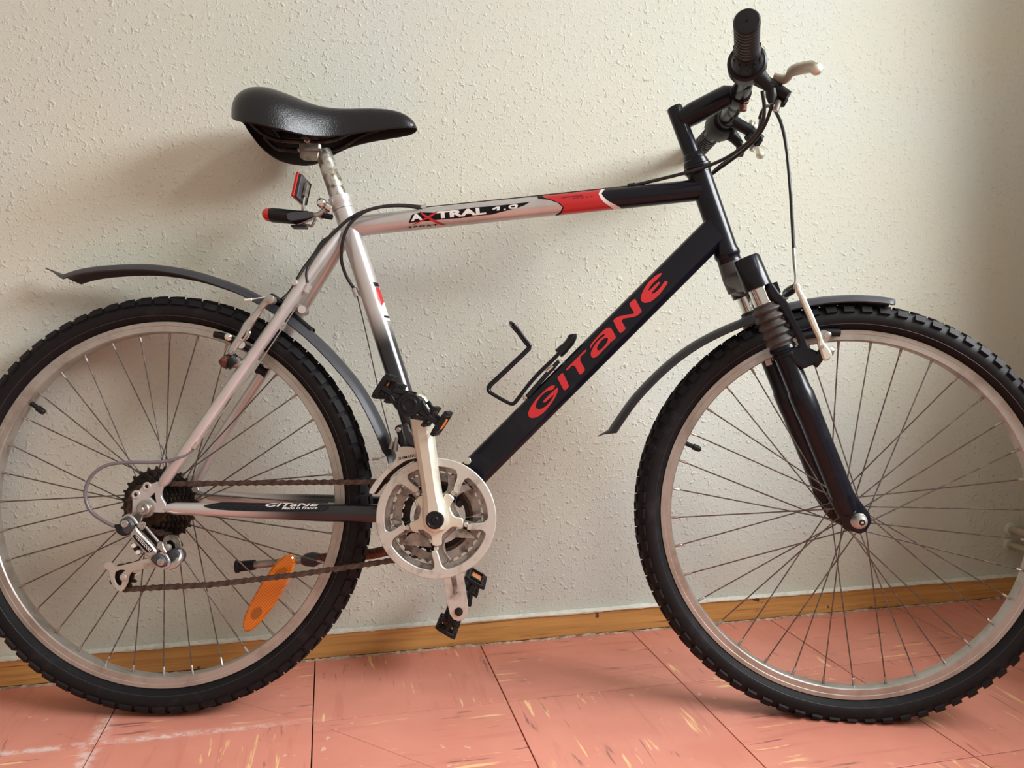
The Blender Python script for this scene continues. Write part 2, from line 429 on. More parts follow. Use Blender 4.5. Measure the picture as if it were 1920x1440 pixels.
# skirting board, with a slightly ragged paint line on top and crumbly filler at its foot
HB = 0.04737
m = MB(); m.box(((-2.6 + XR) / 2, -.0065, HB / 2 + .001), (XR + 2.6, .013, HB - .002), bev=.0015)
struct(obj('baseboard_back', m.mesh('baseboard_back'), 'wood', smooth=False))
def ragged(name, x0, x1, n, f, matn):
    vs_ = []; fs = []
    for i in range(n + 1):
        x = x0 + (x1 - x0) * i / n
        for q in f(x, i): vs_.append((x, q[0], q[1]))
    k = len(vs_) // (n + 1)
    for i in range(n):
        for j in range(k - 1): fs.append((i * k + j, i * k + j + 1, (i + 1) * k + j + 1, (i + 1) * k + j))
    mm = MB(); mm.add(vs_, fs); return obj(name, mm.mesh(name), matn)
rr = random.Random(3)
def wob(amp): 
    st = [0.0]
    def g():
        st[0] = st[0] * .82 + rr.uniform(-amp, amp); return st[0]
    return g
w1, w2, w3 = wob(.0009), wob(.0011), wob(.0013)
def f_top(x, i):
    a = .0012 + abs(w1()) * .9; b = abs(w2()) * .8
    return ((-.0005, HB + a + .0015), (-.004, HB + a), (-.0142, HB + .0012), (-.0139, HB - b))
struct(ragged('trim_2', -2.6, XR, 900, f_top, 'caulk'))
def f_bot(x, i):
    a = .0008 + abs(w3()) * 1.2; b = .0015 + abs(w2()) * 1.5
    return ((-.0128, a + .001), (-.0142, a), (-.0130 - b * .6, .0016), (-.0130 - b, .0002))
struct(ragged('trim_3', -2.6, XR, 1100, f_bot, 'grout'))
# heating pipes leaving the wall low in the corner
for k, (px, pz, r) in enumerate(((1.7490, .1525, .0088), (1.7465, .1185, .0078))):
    e = bpy.data.objects.new('heating_pipe', None); COL.objects.link(e); e.location = (px, 0, pz)
    e['label'] = ('upper of two cream painted heating pipes leaving the wall in the lower right corner',
                  'lower of two cream painted heating pipes leaving the wall in the lower right corner')[k]
    e['category'] = 'pipe'; e['group'] = 'heating pipes in the corner'
    mm = MB(); mm.tube([(0, -.001, 0), (0, -.26, 0)], r, 20); obj('pipe_run', mm.mesh('pipe_run'), 'pipe', e)
    mm = MB(); mm.lathe((0, 0, 0), (0, -1, 0), [(0.0, r + .0065), (.002, r + .0062), (.0035, r + .004), (.004, r + .0002)], 22)
    obj('wall_collar', mm.mesh('wall_collar'), 'wall', e)
# ---------------------------------------------------------------- bicycle
R0 = 0.3265; LB = 1.06646
bike = bpy.data.objects.new('bicycle', None); COL.objects.link(bike)
bike.matrix_world = Matrix.Translation((0, -0.15579, 0)) @ Matrix.Rotation(-0.24136, 4, 'Z') @ Matrix.Rotation(-0.10702, 4, 'X') @ Matrix.Rotation(0.00880, 4, 'Y')
bike['label'] = 'silver and black mountain bicycle leaning against the pale stippled wall'
bike['category'] = 'bicycle'
_p = V((1.0317,0.0000,0.3150)); SM = Matrix.Translation(_p) @ Matrix.Rotation(-0.12218, 4, V((-0.3147,0.0000,0.9492))) @ Matrix.Translation(-_p)
def part(name, m, matn, sub=None, steer=False, ang=38, label=None):
    """a part of the bicycle, or with sub= a piece of that part (same coordinates as its part)"""
    me = m.mesh(name) if isinstance(m, MB) else m
    if isinstance(m, bpy.types.Mesh): me.name = name
    o = obj(name, me, matn, sub if sub is not None else bike, SM if (steer and sub is None) else None, ang=ang)
    if label: o['label'] = label
    return o
def T(*a, **k): return MB().tube(*a, **k)
BW = bike.matrix_world.copy()
# ---- wheels
def wheel(cx, phase, valve_deg, steer, hub_r, near_f, far_f, label, rear):
    KL, KH = (.0195, .0052) if rear else (.0150, .0058)
    MW = BW @ SM if steer else BW
    MI = MW.inverted()
    c = V((cx, 0, R0))
    # rim: box section with brake track and inner well
    prof = [(.2853, -.0125), (.2853, -.0108), (.2825, -.0108), (.2700, -.0118), (.2688, -.0100), (.2680, -.004), (.2680, .004), (.2688, .0100), (.2700, .0118), (.2825, .0108), (.2853, .0108), (.2853, .0125)]
    prof = [(.2856, -.0108), (.2853, -.0125), (.2795, -.0125), (.2785, -.0119), (.2702, -.0119), (.2688, -.0100), (.2682, -.0040), (.2682, .0040), (.2688, .0100), (.2702, .0119), (.2785, .0119), (.2795, .0125), (.2853, .0125), (.2856, .0108)]
    N = 180; vs_ = []; fs = []; K = len(prof)
    for i in range(N):
        a = 2 * PI * i / N
        for r, y in prof: vs_.append(c + V((r * math.cos(a), y, r * math.sin(a))))
    for i in range(N):
        for k in range(K): fs.append((i * K + k, i * K + (k + 1) % K, ((i + 1) % N) * K + (k + 1) % K, ((i + 1) % N) * K + k))
    w = part('wheel', MB().add(vs_, fs), 'rim', steer=steer, label=label, ang=30)
    # tyre carcass with knobs, pressed flat where it meets the floor
    m = MB(); NT_ = 76; CR = .3035; tr = .0205
    prof = []
    for k in range(0, 25):
        th = math.radians(-148 + 296 * k / 24)
        prof.append((CR + tr * math.cos(th), (tr + .0028) * math.sin(th)))
    prof = [(.2856, -.0102), (.2885, -.0148)] + prof[2:-2] + [(.2885, .0148), (.2856, .0102)]
    N = 240; K = len(prof); vs_ = []; fs = []
    for i in range(N):
        a = 2 * PI * i / N
        for r, y in prof: vs_.append(c + V((r * math.cos(a), y, r * math.sin(a))))
    for i in range(N):
        for k in range(K - 1): fs.append((i * K + k, i * K + k + 1, ((i + 1) % N) * K + k + 1, ((i + 1) % N) * K + k))
    m.add(vs_, fs)
    # knobs
    for i in range(NT_):
        a0 = 2 * PI * (i + .25) / NT_
        for (y, th, off, la, lw, hgt, tilt) in ((-.0195, -56, 0, KL, .0105, KH, 0), (.0195, 56, .5, KL, .0105, KH, 0), (-.0055, -15, .15, .0130, .0090, .0044, .18), (.0055, 15, .65, .0130, .0090, .0044, -.18)):
            a = a0 + off * 2 * PI / NT_
            er = V((math.cos(a), 0, math.sin(a))); et = V((-math.sin(a), 0, math.cos(a)))
            thr = math.radians(th); nn = er * math.cos(thr) + V((0, 1, 0)) * math.sin(thr)
            base = c + er * (CR + tr * math.cos(thr)) + V((0, (tr + .0028) * math.sin(thr), 0))
            ex = (et * math.cos(tilt) + nn.cross(et) * math.sin(tilt))
            m.box(base + nn * (hgt / 2 - .0018), (la, hgt, lw), ex, nn)
    # squash at the ground
    for k in range(len(m.v)):
        q = MW @ V(m.v[k])
        if q.z < .0012:
            q.z = .0012 - (.0012 - q.z) * .02
            m.v[k] = tuple(MI @ q)
    part('tyre', m, 'rubber', sub=w, ang=30)
    for sgn in (-1, 1):
        mm = MB(); rr_ = [V((cx + .2945 * math.cos(2 * PI * k / 120), sgn * .0206, R0 + .2945 * math.sin(2 * PI * k / 120))) for k in range(120)]
        mm.tube(rr_, .0007, 5, closed=True)
        part('sidewall_bead', mm, 'sidewall', sub=w)
    # hub
    m = MB(); yn, yf = near_f, far_f
    m.lathe((cx, 0, R0), (0, 1, 0), [(yn - .010, hub_r * .55), (yn - .004, hub_r * .62), (yn - .0015, hub_r), (yn + .0015, hub_r), (yn + .004, hub_r * .6), (0, hub_r * .52), (yf - .004, hub_r * .6), (yf - .0015, hub_r), (yf + .0015, hub_r), (yf + .004, hub_r * .62), (yf + .010, hub_r * .55)], 32)
    part('hub', m, 'cog' if not rear else 'steel', sub=w)
    # spokes: 36, three-cross
    sp_me = {}
    for i in range(36):
        a = math.radians(phase + 10 * i); q = i % 4
        side = (yn, yf)[q % 2]; lead = 1 if q < 2 else -1
        ah = a + lead * math.radians(57) + math.radians(5)
        hr = hub_r * .86
        y0 = side + (.0022 if lead > 0 else -.0022)
        p0 = V((cx + hr * math.cos(ah), y0, R0 + hr * math.sin(ah)))
        p1 = V((cx + .2690 * math.cos(a), .0015 * (1 if side > 0 else -1), R0 + .2690 * math.sin(a)))
        d = (p1 - p0).normalized()
        m = MB(); m.tube([p0, p1], .00105, 6)
        so = part('spoke', m, 'spoke', sub=w)
        m = MB(); m.lathe(p1 - d * .0125, d, [(0, .0013), (.001, .0019), (.0095, .0021), (.0125, .0021), (.0128, .0028), (.015, .0028)], 8)
        part('spoke_nipple', m, 'steel', sub=w)
    # valve
    a = math.radians(valve_deg); d = V((-math.cos(a), 0, -math.sin(a)))
    st = V((cx + .2690 * math.cos(a), 0, R0 + .2690 * math.sin(a)))
    m = MB(); m.lathe(st, d, [(0, .0038), (.013, .0035), (.0135, .0050), (.023, .0048), (.0255, .0042), (.027, .0025)], 14)
    part('valve', m, 'black_plastic', sub=w)
    return w
WR = wheel(0.0, 0.5, 144.9, False, .0245, -.019, .034, 'rear wheel with orange reflector and worn tread', True)
WF = wheel(LB, 3.2, 157.06, True, .0215, -.034, .034, 'front wheel with sharp tread blocks', False)
# ---- frame tubes
frame = []
ST_T = V((0.2711,0.0000,0.7948)); ST_B = V((0.43352 - .004, 0, 0.31826 + .012))
TT_A = V((0.2866,0.0000,0.7689)); TT_B = V((0.8361,0.0000,0.8333))
HT_T = V((0.8334,0.0000,0.8640)); HT_B = V((0.8797,0.0000,0.7318))
BBc = V((0.43352, 0, 0.31826))
fr = part('frame', T([ST_T, ST_T.lerp(ST_B, .5), ST_B], .0163, 28), 'fade_seat', label='silver and black painted frame')
part('top_tube', T([TT_A, TT_B], .0163, 32), 'silver', sub=fr)
hd = (HT_B - HT_T).normalized()
m = MB(); m.lathe(HT_T, hd, [(0, .0185), (.004, .0192), (.008, .0185), ((HT_B - HT_T).length - .008, .0185), ((HT_B - HT_T).length - .004, .0195), ((HT_B - HT_T).length, .0190)], 32)
part('head_tube', m, 'black', sub=fr)
# down tube: ridged section; DN is the normal in the frame plane
DA = V((0.5067,0.0000,0.4035)); DB = V((0.8058,0.0000,0.7106)); dd = (DB - DA).normalized(); DN = V((-dd.z, 0, dd.x))
D0 = DA - dd * .085; D1 = DB + dd * .062
sec = [(.0237, -.0080), (.0210, -.0145), (-.0147, -.0185), (-.0237, -.0065), (-.0237, .0065), (-.0147, .0185), (.0210, .0145), (.0237, .0080)]
def dsec(o, k=1.0):
    out = []
    for i in range(8):
        a = V(sec[i - 1]); b = V(sec[i]); c_ = V(sec[(i + 1) % 8])
        e = .0015
        for q in (b + (a - b).normalized() * e, b + ((a - b).normalized() + (c_ - b).normalized()) * e * .22, b + (c_ - b).normalized() * e):
            out.append(o + DN * q[0] * k + V((0, q[1] * k, 0)))
    return out
_hn = V((hd.z, 0, -hd.x))
def mitre(q): return q + dd * ((HT_T - q).dot(_hn) / dd.dot(_hn))
vs_ = dsec(D0) + [mitre(q) for q in dsec(D1)]; fs = [(k, (k + 1) % 24, 24 + (k + 1) % 24, 24 + k) for k in range(24)] + [tuple(range(24)), tuple(range(24, 48))]
part('down_tube', MB().add(vs_, fs), 'black', sub=fr, ang=25)
m = MB(); m.lathe(BBc, (0, 1, 0), [(-.034, .0195), (-.030, .0208), (.030, .0208), (.034, .0195)], 32)
part('bottom_bracket_shell', m, 'black', sub=fr)
# red brand lettering on the down tube
def on_face(me, eps=.0006):
    for v in me.vertices:
        q = v.co - DA; n_ = q.dot(DN); y = -.0185 + (n_ + .0147) * (.0040 / .0357)
        v.co = DA + dd * q.dot(dd) + DN * n_ + V((0, y - eps - (-v.co.y) * 0, 0))
    return me
LET = [
 [[(0.6108,-0.0165,0.5197),(0.6057,-0.0165,0.5199),(0.6002,-0.0165,0.5172),(0.5902,-0.0165,0.5079),(0.5811,-0.0165,0.4985),(0.5739,-0.0165,0.4883),(0.5694,-0.0165,0.4790),(0.5686,-0.0165,0.4735),(0.5709,-0.0165,0.4694),(0.5760,-0.0165,0.4683),(0.5842,-0.0165,0.4709),(0.5943,-0.0165,0.4784),(0.6024,-0.0165,0.4887),(0.6088,-0.0165,0.4980),(0.6133,-0.0165,0.5072),(0.6152,-0.0165,0.5146),(0.6141,-0.0165,0.5162),(0.6124,-0.0165,0.5159),(0.6013,-0.0165,0.5052),(0.5918,-0.0165,0.4954),(0.5915,-0.0165,0.4933),(0.5941,-0.0165,0.4927),(0.5996,-0.0165,0.4974),(0.6078,-0.0165,0.5049),(0.6096,-0.0165,0.5063),(0.6060,-0.0165,0.4998),(0.5996,-0.0165,0.4905),(0.5914,-0.0165,0.4839),(0.5850,-0.0165,0.4820),(0.5811,-0.0165,0.4838),(0.5802,-0.0165,0.4874),(0.5821,-0.0165,0.4939),(0.5884,-0.0165,0.5032),(0.5966,-0.0165,0.5102),(0.6031,-0.0165,0.5125),(0.6063,-0.0165,0.5125)]],
 [[(0.6212,-0.0165,0.5396),(0.6134,-0.0165,0.5326),(0.6139,-0.0165,0.5303),(0.6233,-0.0165,0.5127),(0.6256,-0.0165,0.5122),(0.6311,-0.0165,0.5176),(0.6311,-0.0165,0.5204),(0.6230,-0.0165,0.5383)]],
 [[(0.6567,-0.0165,0.5766),(0.6590,-0.0165,0.5745),(0.6465,-0.0165,0.5626),(0.6561,-0.0165,0.5456),(0.6557,-0.0165,0.5433),(0.6502,-0.0165,0.5372),(0.6474,-0.0165,0.5372),(0.6387,-0.0165,0.5537),(0.6276,-0.0165,0.5425),(0.6259,-0.0165,0.5448),(0.6403,-0.0165,0.5593)]],
 [[(0.6886,-0.0165,0.6098),(0.6941,-0.0165,0.6110),(0.6969,-0.0165,0.6095),(0.7035,-0.0165,0.5971),(0.7030,-0.0165,0.5943),(0.6989,-0.0165,0.5905),(0.6953,-0.0165,0.5882),(0.6916,-0.0165,0.5830),(0.6852,-0.0165,0.5765),(0.6789,-0.0165,0.5699),(0.6734,-0.0165,0.5648),(0.6688,-0.0165,0.5629),(0.6656,-0.0165,0.5651),(0.6646,-0.0165,0.5707),(0.6677,-0.0165,0.5781),(0.6722,-0.0165,0.5856),(0.6786,-0.0165,0.5930),(0.6859,-0.0165,0.5982),(0.6864,-0.0165,0.6005),(0.6836,-0.0165,0.6005),(0.6777,-0.0165,0.5958),(0.6713,-0.0165,0.5883),(0.6658,-0.0165,0.5813),(0.6645,-0.0165,0.5776),(0.6633,-0.0165,0.5817),(0.6685,-0.0165,0.5892),(0.6758,-0.0165,0.5976),(0.6831,-0.0165,0.6056)],
  [(0.6887,-0.0165,0.5955),(0.6915,-0.0165,0.5939),(0.6911,-0.0165,0.5904),(0.6879,-0.0165,0.5848),(0.6825,-0.0165,0.5783),(0.6779,-0.0165,0.5750),(0.6747,-0.0165,0.5754),(0.6742,-0.0165,0.5791),(0.6778,-0.0165,0.5866),(0.6832,-0.0165,0.5926)]],
 [[(0.7324,-0.0165,0.6567),(0.7242,-0.0165,0.6496),(0.7247,-0.0165,0.6464),(0.7319,-0.0165,0.6340),(0.7308,-0.0165,0.6330),(0.7179,-0.0165,0.6310),(0.7059,-0.0165,0.6281),(0.6995,-0.0165,0.6229),(0.6997,-0.0165,0.6206),(0.7089,-0.0165,0.6027),(0.7117,-0.0165,0.6027),(0.7181,-0.0165,0.6083),(0.7181,-0.0165,0.6111),(0.7106,-0.0165,0.6244),(0.7308,-0.0165,0.6279),(0.7363,-0.0165,0.6299),(0.7432,-0.0165,0.6360),(0.7429,-0.0165,0.6383),(0.7338,-0.0165,0.6558)]],
 [[(0.7726,-0.0165,0.6980),(0.7754,-0.0165,0.6960),(0.7635,-0.0165,0.6840),(0.7580,-0.0165,0.6783),(0.7544,-0.0165,0.6727),(0.7535,-0.0165,0.6681),(0.7690,-0.0165,0.6836),(0.7718,-0.0165,0.6829),(0.7714,-0.0165,0.6808),(0.7568,-0.0165,0.6639),(0.7627,-0.0165,0.6654),(0.7692,-0.0165,0.6710),(0.7755,-0.0165,0.6795),(0.7792,-0.0165,0.6851),(0.7833,-0.0165,0.6842),(0.7829,-0.0165,0.6809),(0.7765,-0.0165,0.6711),(0.7683,-0.0165,0.6608),(0.7582,-0.0165,0.6524),(0.7491,-0.0165,0.6497),(0.7444,-0.0165,0.6513),(0.7416,-0.0165,0.6549),(0.7425,-0.0165,0.6624),(0.7470,-0.0165,0.6726),(0.7543,-0.0165,0.6839),(0.7634,-0.0165,0.6923)]],
]
m = MB()
for L_ in LET:
    lps = [chaikin(xz(q), 1) for q in L_]
    m.join(on_face(flat(lps)))
part('brand_lettering', m, 'red', sub=fr, label='red GITANE lettering')
# top tube graphics
def tt_poly(pts, matn, eps, both=True, name='decal', label=None):
    return part(name, drape(flat([xz(pts)]), TT_A, TT_B, .0163, eps, both), matn, sub=fr, label=label)
tt_poly([(0.5722,-0.0163,0.8353),(0.5800,-0.0163,0.8130),(0.5967,-0.0163,0.8107),(0.6110,-0.0163,0.8058),(0.6186,-0.0163,0.7996),(0.6153,-0.0163,0.7936),(0.5995,-0.0163,0.7863),(0.5814,-0.0163,0.7638),(0.7398,-0.0163,0.7656),(0.7391,-0.0163,0.8370)], 'decal_black', .00015)
tt_poly([(0.5772,-0.0163,0.8353),(0.5891,-0.0163,0.8144),(0.6026,-0.0163,0.8103),(0.6143,-0.0163,0.8054),(0.6202,-0.0163,0.7996),(0.6178,-0.0163,0.7928),(0.6029,-0.0163,0.7859),(0.5898,-0.0163,0.7639),(0.7647,-0.0163,0.7659),(0.7641,-0.0163,0.8373)], 'red', .00030, label='red band')
tt_poly([(0.6858,-0.0163,0.8365),(0.6767,-0.0163,0.8263),(0.6747,-0.0163,0.8204),(0.6776,-0.0163,0.8139),(0.6825,-0.0163,0.8084),(0.6915,-0.0163,0.8037),(0.7020,-0.0163,0.8002),(0.7128,-0.0163,0.7989),(0.7270,-0.0163,0.7982),(0.7273,-0.0163,0.7655),(0.7897,-0.0163,0.7661),(0.7891,-0.0163,0.8376)], 'white', .00045, label='silver white border line')
tt_poly([(0.6908,-0.0163,0.8365),(0.6817,-0.0163,0.8255),(0.6792,-0.0163,0.8212),(0.6818,-0.0163,0.8166),(0.6885,-0.0163,0.8108),(0.6977,-0.0163,0.8067),(0.7094,-0.0163,0.8031),(0.7228,-0.0163,0.8002),(0.7361,-0.0163,0.7983),(0.7398,-0.0163,0.7656),(0.8436,-0.0163,0.7835),(0.8431,-0.0163,0.8508)], 'black', .0006, label='black front section')
tt_poly([(0.3771,-0.0163,0.7718),(0.3824,-0.0163,0.7848),(0.3956,-0.0163,0.7891),(0.4194,-0.0163,0.7884),(0.4375,-0.0163,0.7924),(0.4612,-0.0163,0.7948),(0.4807,-0.0163,0.7975),(0.5029,-0.0163,0.7994),(0.5224,-0.0163,0.8013),(0.5676,-0.0163,0.8071),(0.5587,-0.0163,0.8014),(0.5490,-0.0163,0.7978),(0.5267,-0.0163,0.7920),(0.5073,-0.0163,0.7868),(0.4892,-0.0163,0.7850),(0.4739,-0.0163,0.7830),(0.4586,-0.0163,0.7807),(0.4335,-0.0163,0.7787),(0.4043,-0.0163,0.7752)], 'decal_black', .00015, False)
m = MB()
for body, a, b, hgt, bold in (('A', (0.3808,-0.0163,0.7741), (0.3998,-0.0163,0.7770), .0108, .045), ('TRAL', (0.4207,-0.0163,0.7789), (0.4990,-0.0163,0.7873), .0108, .045),):
    m.join(drape(text_mesh(body, a, b, hgt, bold), TT_A, TT_B, .0163, .00034))
for lps in ([[(0.5076,-0.0163,0.7943),(0.5097,-0.0163,0.7964),(0.5155,-0.0163,0.7989),(0.5205,-0.0163,0.7992),(0.5198,-0.0163,0.7933),(0.5152,-0.0163,0.7927),(0.5158,-0.0163,0.7963),(0.5114,-0.0163,0.7942)]], [[(0.5261,-0.0163,0.7955),(0.5295,-0.0163,0.7958),(0.5292,-0.0163,0.7941),(0.5259,-0.0163,0.7938)]],
    [[(0.5364,-0.0163,0.8016),(0.5426,-0.0163,0.8027),(0.5464,-0.0163,0.8030),(0.5484,-0.0163,0.8016),(0.5477,-0.0163,0.7982),(0.5451,-0.0163,0.7965),(0.5378,-0.0163,0.7957),(0.5344,-0.0163,0.7964),(0.5336,-0.0163,0.7981),(0.5346,-0.0163,0.8005)], [(0.5381,-0.0163,0.8001),(0.5433,-0.0163,0.8007),(0.5438,-0.0163,0.7990),(0.5430,-0.0163,0.7982),(0.5385,-0.0163,0.7978),(0.5377,-0.0163,0.7987)]]):
    m.join(drape(flat([xz(q) for q in lps]), TT_A, TT_B, .0163, .00034))
part('model_lettering', m, 'white', sub=fr, label='white AXTRAL 1.0 lettering')
m = MB()
for q in ([(0.3949,-0.0163,0.7909),(0.4013,-0.0163,0.7857),(0.4111,-0.0163,0.7809),(0.4224,-0.0163,0.7754),(0.4350,-0.0163,0.7713),(0.4281,-0.0163,0.7708),(0.4154,-0.0163,0.7746),(0.4042,-0.0163,0.7801),(0.3971,-0.0163,0.7856)], [(0.4233,-0.0163,0.7913),(0.4166,-0.0163,0.7880),(0.4069,-0.0163,0.7822),(0.3959,-0.0163,0.7758),(0.3813,-0.0163,0.7689),(0.3917,-0.0163,0.7722),(0.4028,-0.0163,0.7770),(0.4139,-0.0163,0.7827),(0.4219,-0.0163,0.7884)]):
    m.join(drape(flat([xz(q)]), TT_A, TT_B, .0163, .00046))
part('model_lettering', m, 'red', sub=fr, label='red brushed X in the lettering')
m = MB()
m.join(drape(text_mesh('S P O R T', (0.3765,-0.0163,0.7653), (0.4221,-0.0163,0.7702), .0020, .03), TT_A, TT_B, .0163, .0004))
part('model_lettering', m, 'decal_black', sub=fr, label='tiny SPORT lettering')
m = MB()
m.join(drape(text_mesh('GITANE', (0.6167,-0.0163,0.8133), (0.6501,-0.0163,0.8171), .0021, .03), TT_A, TT_B, .0163, .0007))
m.join(drape(text_mesh('S P O R T', (0.6351,-0.0163,0.8121), (0.6659,-0.0163,0.8157), .0018, .03), TT_A, TT_B, .0163, .0007))
part('brand_lettering', m, 'darkred', sub=fr, label='small dark lettering on the red band')
# seat tube sticker
def st_poly(pts, matn, eps, label=None):
    part('decal', drape(flat([xz(pts)]), ST_B, ST_T, .0163, eps), matn, sub=fr, label=label)
st_poly([(0.3216,-0.0130,0.6789),(0.3314,-0.0130,0.6790),(0.3377,-0.0130,0.6505),(0.3454,-0.0130,0.6310),(0.3497,-0.0130,0.6188),(0.3440,-0.0130,0.6188),(0.3378,-0.0130,0.6223),(0.3339,-0.0130,0.6349),(0.3269,-0.0130,0.6594)], 'white', .0002, 'white sticker with red flash')
st_poly([(0.3257,-0.0130,0.6704),(0.3299,-0.0130,0.6716),(0.3363,-0.0130,0.6570),(0.3385,-0.0130,0.6489),(0.3361,-0.0130,0.6399),(0.3307,-0.0130,0.6504)], 'red', .00036)
st_poly([(0.3220,-0.0130,0.6787),(0.3290,-0.0130,0.6788),(0.3315,-0.0130,0.6725),(0.3252,-0.0130,0.6713),(0.3233,-0.0130,0.6752)], 'decal_black', .00036)
st_poly([(0.3402,-0.0130,0.6260),(0.3479,-0.0130,0.6265),(0.3484,-0.0130,0.6225),(0.3410,-0.0130,0.6228)], 'decal_black', .00036)
# chainstays and seatstays
CS_A, CS_B = V((0.0242,-0.0640,0.3266)), V((0.3522,-0.0360,0.3199))
part('chainstay', T([CS_A, V((0.0434,-0.0640,0.3265)), V((0.1117,-0.0600,0.3250)), V((0.2551,-0.0460,0.3214)), CS_B], [.0055, .0092, .0100, .0135, .0140], 24, rad2=[.0045, .0085, .0095, .0105, .0100]), 'fade_stay', sub=fr)
part('chainstay', T([V((0.0278,0.0640,0.3386)), V((0.0448,0.0640,0.3327)), V((0.1218,0.0600,0.3273)), V((0.2489,0.0460,0.3248)), V((0.3509,0.0360,0.3232))], [.0055, .0092, .0100, .0135, .0140], 24, rad2=[.0045, .0085, .0095, .0105, .0100]), 'fade_stay', sub=fr)
part('seatstay', T([V((0.0185,-0.0640,0.3583)), V((0.0254,-0.0640,0.3679)), V((0.0679,-0.0600,0.4330)), V((0.1311,-0.0540,0.5305)), V((0.1887,-0.0500,0.6169)), V((0.2270,-0.0400,0.6802)), V((0.2694,-0.0200,0.7545))], [.0045, .0083, .0085, .0088, .0090, .0098, .0110], 22), 'silver', sub=fr)
part('seatstay', T([V((0.0212,0.0640,0.3527)), V((0.0262,0.0640,0.3660)), V((0.0582,0.0600,0.4249)), V((0.1364,0.0540,0.5442)), V((0.1937,0.0500,0.6417)), V((0.2269,0.0400,0.6935)), V((0.2721,0.0200,0.7600))], [.0045, .0083, .0085, .0088, .0090, .0098, .0110], 22), 'silver', sub=fr)
m = MB(); a = V((0.2201,-0.0440,0.6302)); b = V((0.1861,0.0460,0.6367)); m.tube([a, (a + b) / 2 + V((-.004, 0, .006)), b], .0062, 14)
part('stay_bridge', m, 'silver', sub=fr)
# dropouts
nearm = plate([(-0.0204,-0.0660,0.3206),(-0.0202,-0.0660,0.3404),(-0.0228,-0.0660,0.3459),(-0.0190,-0.0660,0.3532),(-0.0109,-0.0660,0.3525),(-0.0063,-0.0660,0.3597),(-0.0009,-0.0660,0.3661),(0.0065,-0.0660,0.3623),(0.0168,-0.0660,0.3672),(0.0240,-0.0660,0.3649),(0.0243,-0.0660,0.3562),(0.0221,-0.0660,0.3482),(0.0247,-0.0660,0.3403),(0.0297,-0.0660,0.3340),(0.0301,-0.0660,0.3206),(0.0204,-0.0660,0.3204),(0.0044,-0.0660,0.3210),(-0.0035,-0.0660,0.3161),(-0.0065,-0.0660,0.3081),(-0.0161,-0.0660,0.3087),(-0.0203,-0.0660,0.3142)], .0055, .0006,
    holes=[xz([(0.0054,-0.0660,0.3432),(0.0124,-0.0660,0.3504),(0.0156,-0.0660,0.3346)]), circle2((-0.0002,-0.0660,0.3590), .0028, 14), circle2((-0.0164,-0.0660,0.3464), .0028, 14)], it=1)
part('dropout', nearm, 'silver', sub=fr)
m = MB()
for q in ((0.0010,-0.0685,0.3593), (-0.0151,-0.0685,0.3467)):
    r_ = [V(q) + V((.0048 * math.cos(2 * PI * k / 18), 0, .0048 * math.sin(2 * PI * k / 18))) for k in range(18)]
    m.tube(r_, .0018, 8, closed=True)
part('eyelet', m, 'silver', sub=fr)
far = nearm.copy()
for v in far.vertices: v.co.y = -v.co.y
far.flip_normals()
part('dropout', far, 'silver', sub=fr)
# chainstay sticker and lettering
part('decal', drape(flat([chaikin(xz([(0.0850,-0.0660,0.3333),(0.0906,-0.0660,0.3302),(0.1003,-0.0660,0.3272),(0.1324,-0.0660,0.3249),(0.1963,-0.0660,0.3239),(0.2601,-0.0660,0.3241),(0.2696,-0.0660,0.3290),(0.2734,-0.0660,0.3361),(0.2279,-0.0660,0.3402),(0.1320,-0.0660,0.3403)]),1)]), V((0.0434,-0.0640,0.3265)), V((0.3350,-0.0400,0.3210)), .0120, -.0006), 'carbon', sub=fr, label='black carbon pattern sticker')
m = MB()
ca, cb = V((0.0434,-0.0640,0.3265)), V((0.3350,-0.0400,0.3210))
m.join(drape(text_mesh('GITaNE', (0.1770,-0.0660,0.3310), (0.2568,-0.0660,0.3318), .0043, .02, .25), ca, cb, .0120, .0003))
m.join(drape(text_mesh('Made in France', (0.2018,-0.0660,0.3272), (0.2545,-0.0660,0.3278), .0038, .012, .3), ca, cb, .0120, .0003))
part('brand_lettering', m, 'white', sub=fr, label='white lettering on the chainstay')
# headset
ha = V((-0.3147,0.0000,0.9492))
m = MB()
m.lathe(HT_T, ha, [(-.002, .0205), (.002, .0225), (.006, .0225), (.008, .0200), (.012, .0200), (.0125, .0190), (.016, .0190), (.018, .0170), (.026, .0165), (.028, .0150)], 28)
part('headset', m, 'black')
m = MB(); m.lathe(HT_B, -ha, [(-.003, .0200), (.002, .0205), (.005, .0195), (.008, .0180), (.014, .0185)], 28)
part('headset', m, 'black')
# cable stops and cables
def cable(pts, r, matn, k=8, name='cable', label=None, steer=False):
    return part(name, T(spline(pts, k), r, 10), matn, label=label, steer=steer)
m = MB(); a = V((0.3919,-0.0040,0.7977)); b = V((0.4029,-0.0040,0.8000)); m.tube([a, b], .0050, 14); m.tube([a - (b - a) * .1, a], .0042, 12)
part('cable_stop', m, 'silver', sub=fr)
m = MB(); a = V((0.7219,-0.0020,0.8371)); b = V((0.7337,-0.0020,0.8389)); m.tube([a, b], .0046, 12)
part('cable_stop', m, 'black_plastic', sub=fr)
cable([(0.8962,-0.1250,0.9421),(0.9014,-0.1180,0.9217),(0.9024,-0.1050,0.9032),(0.8921,-0.0850,0.8850),(0.8705,-0.0600,0.8706),(0.8491,-0.0360,0.8640),(0.8193,-0.0300,0.8548),(0.7811,-0.0140,0.8483),(0.7337,-0.0020,0.8394)], .0027, 'cable')
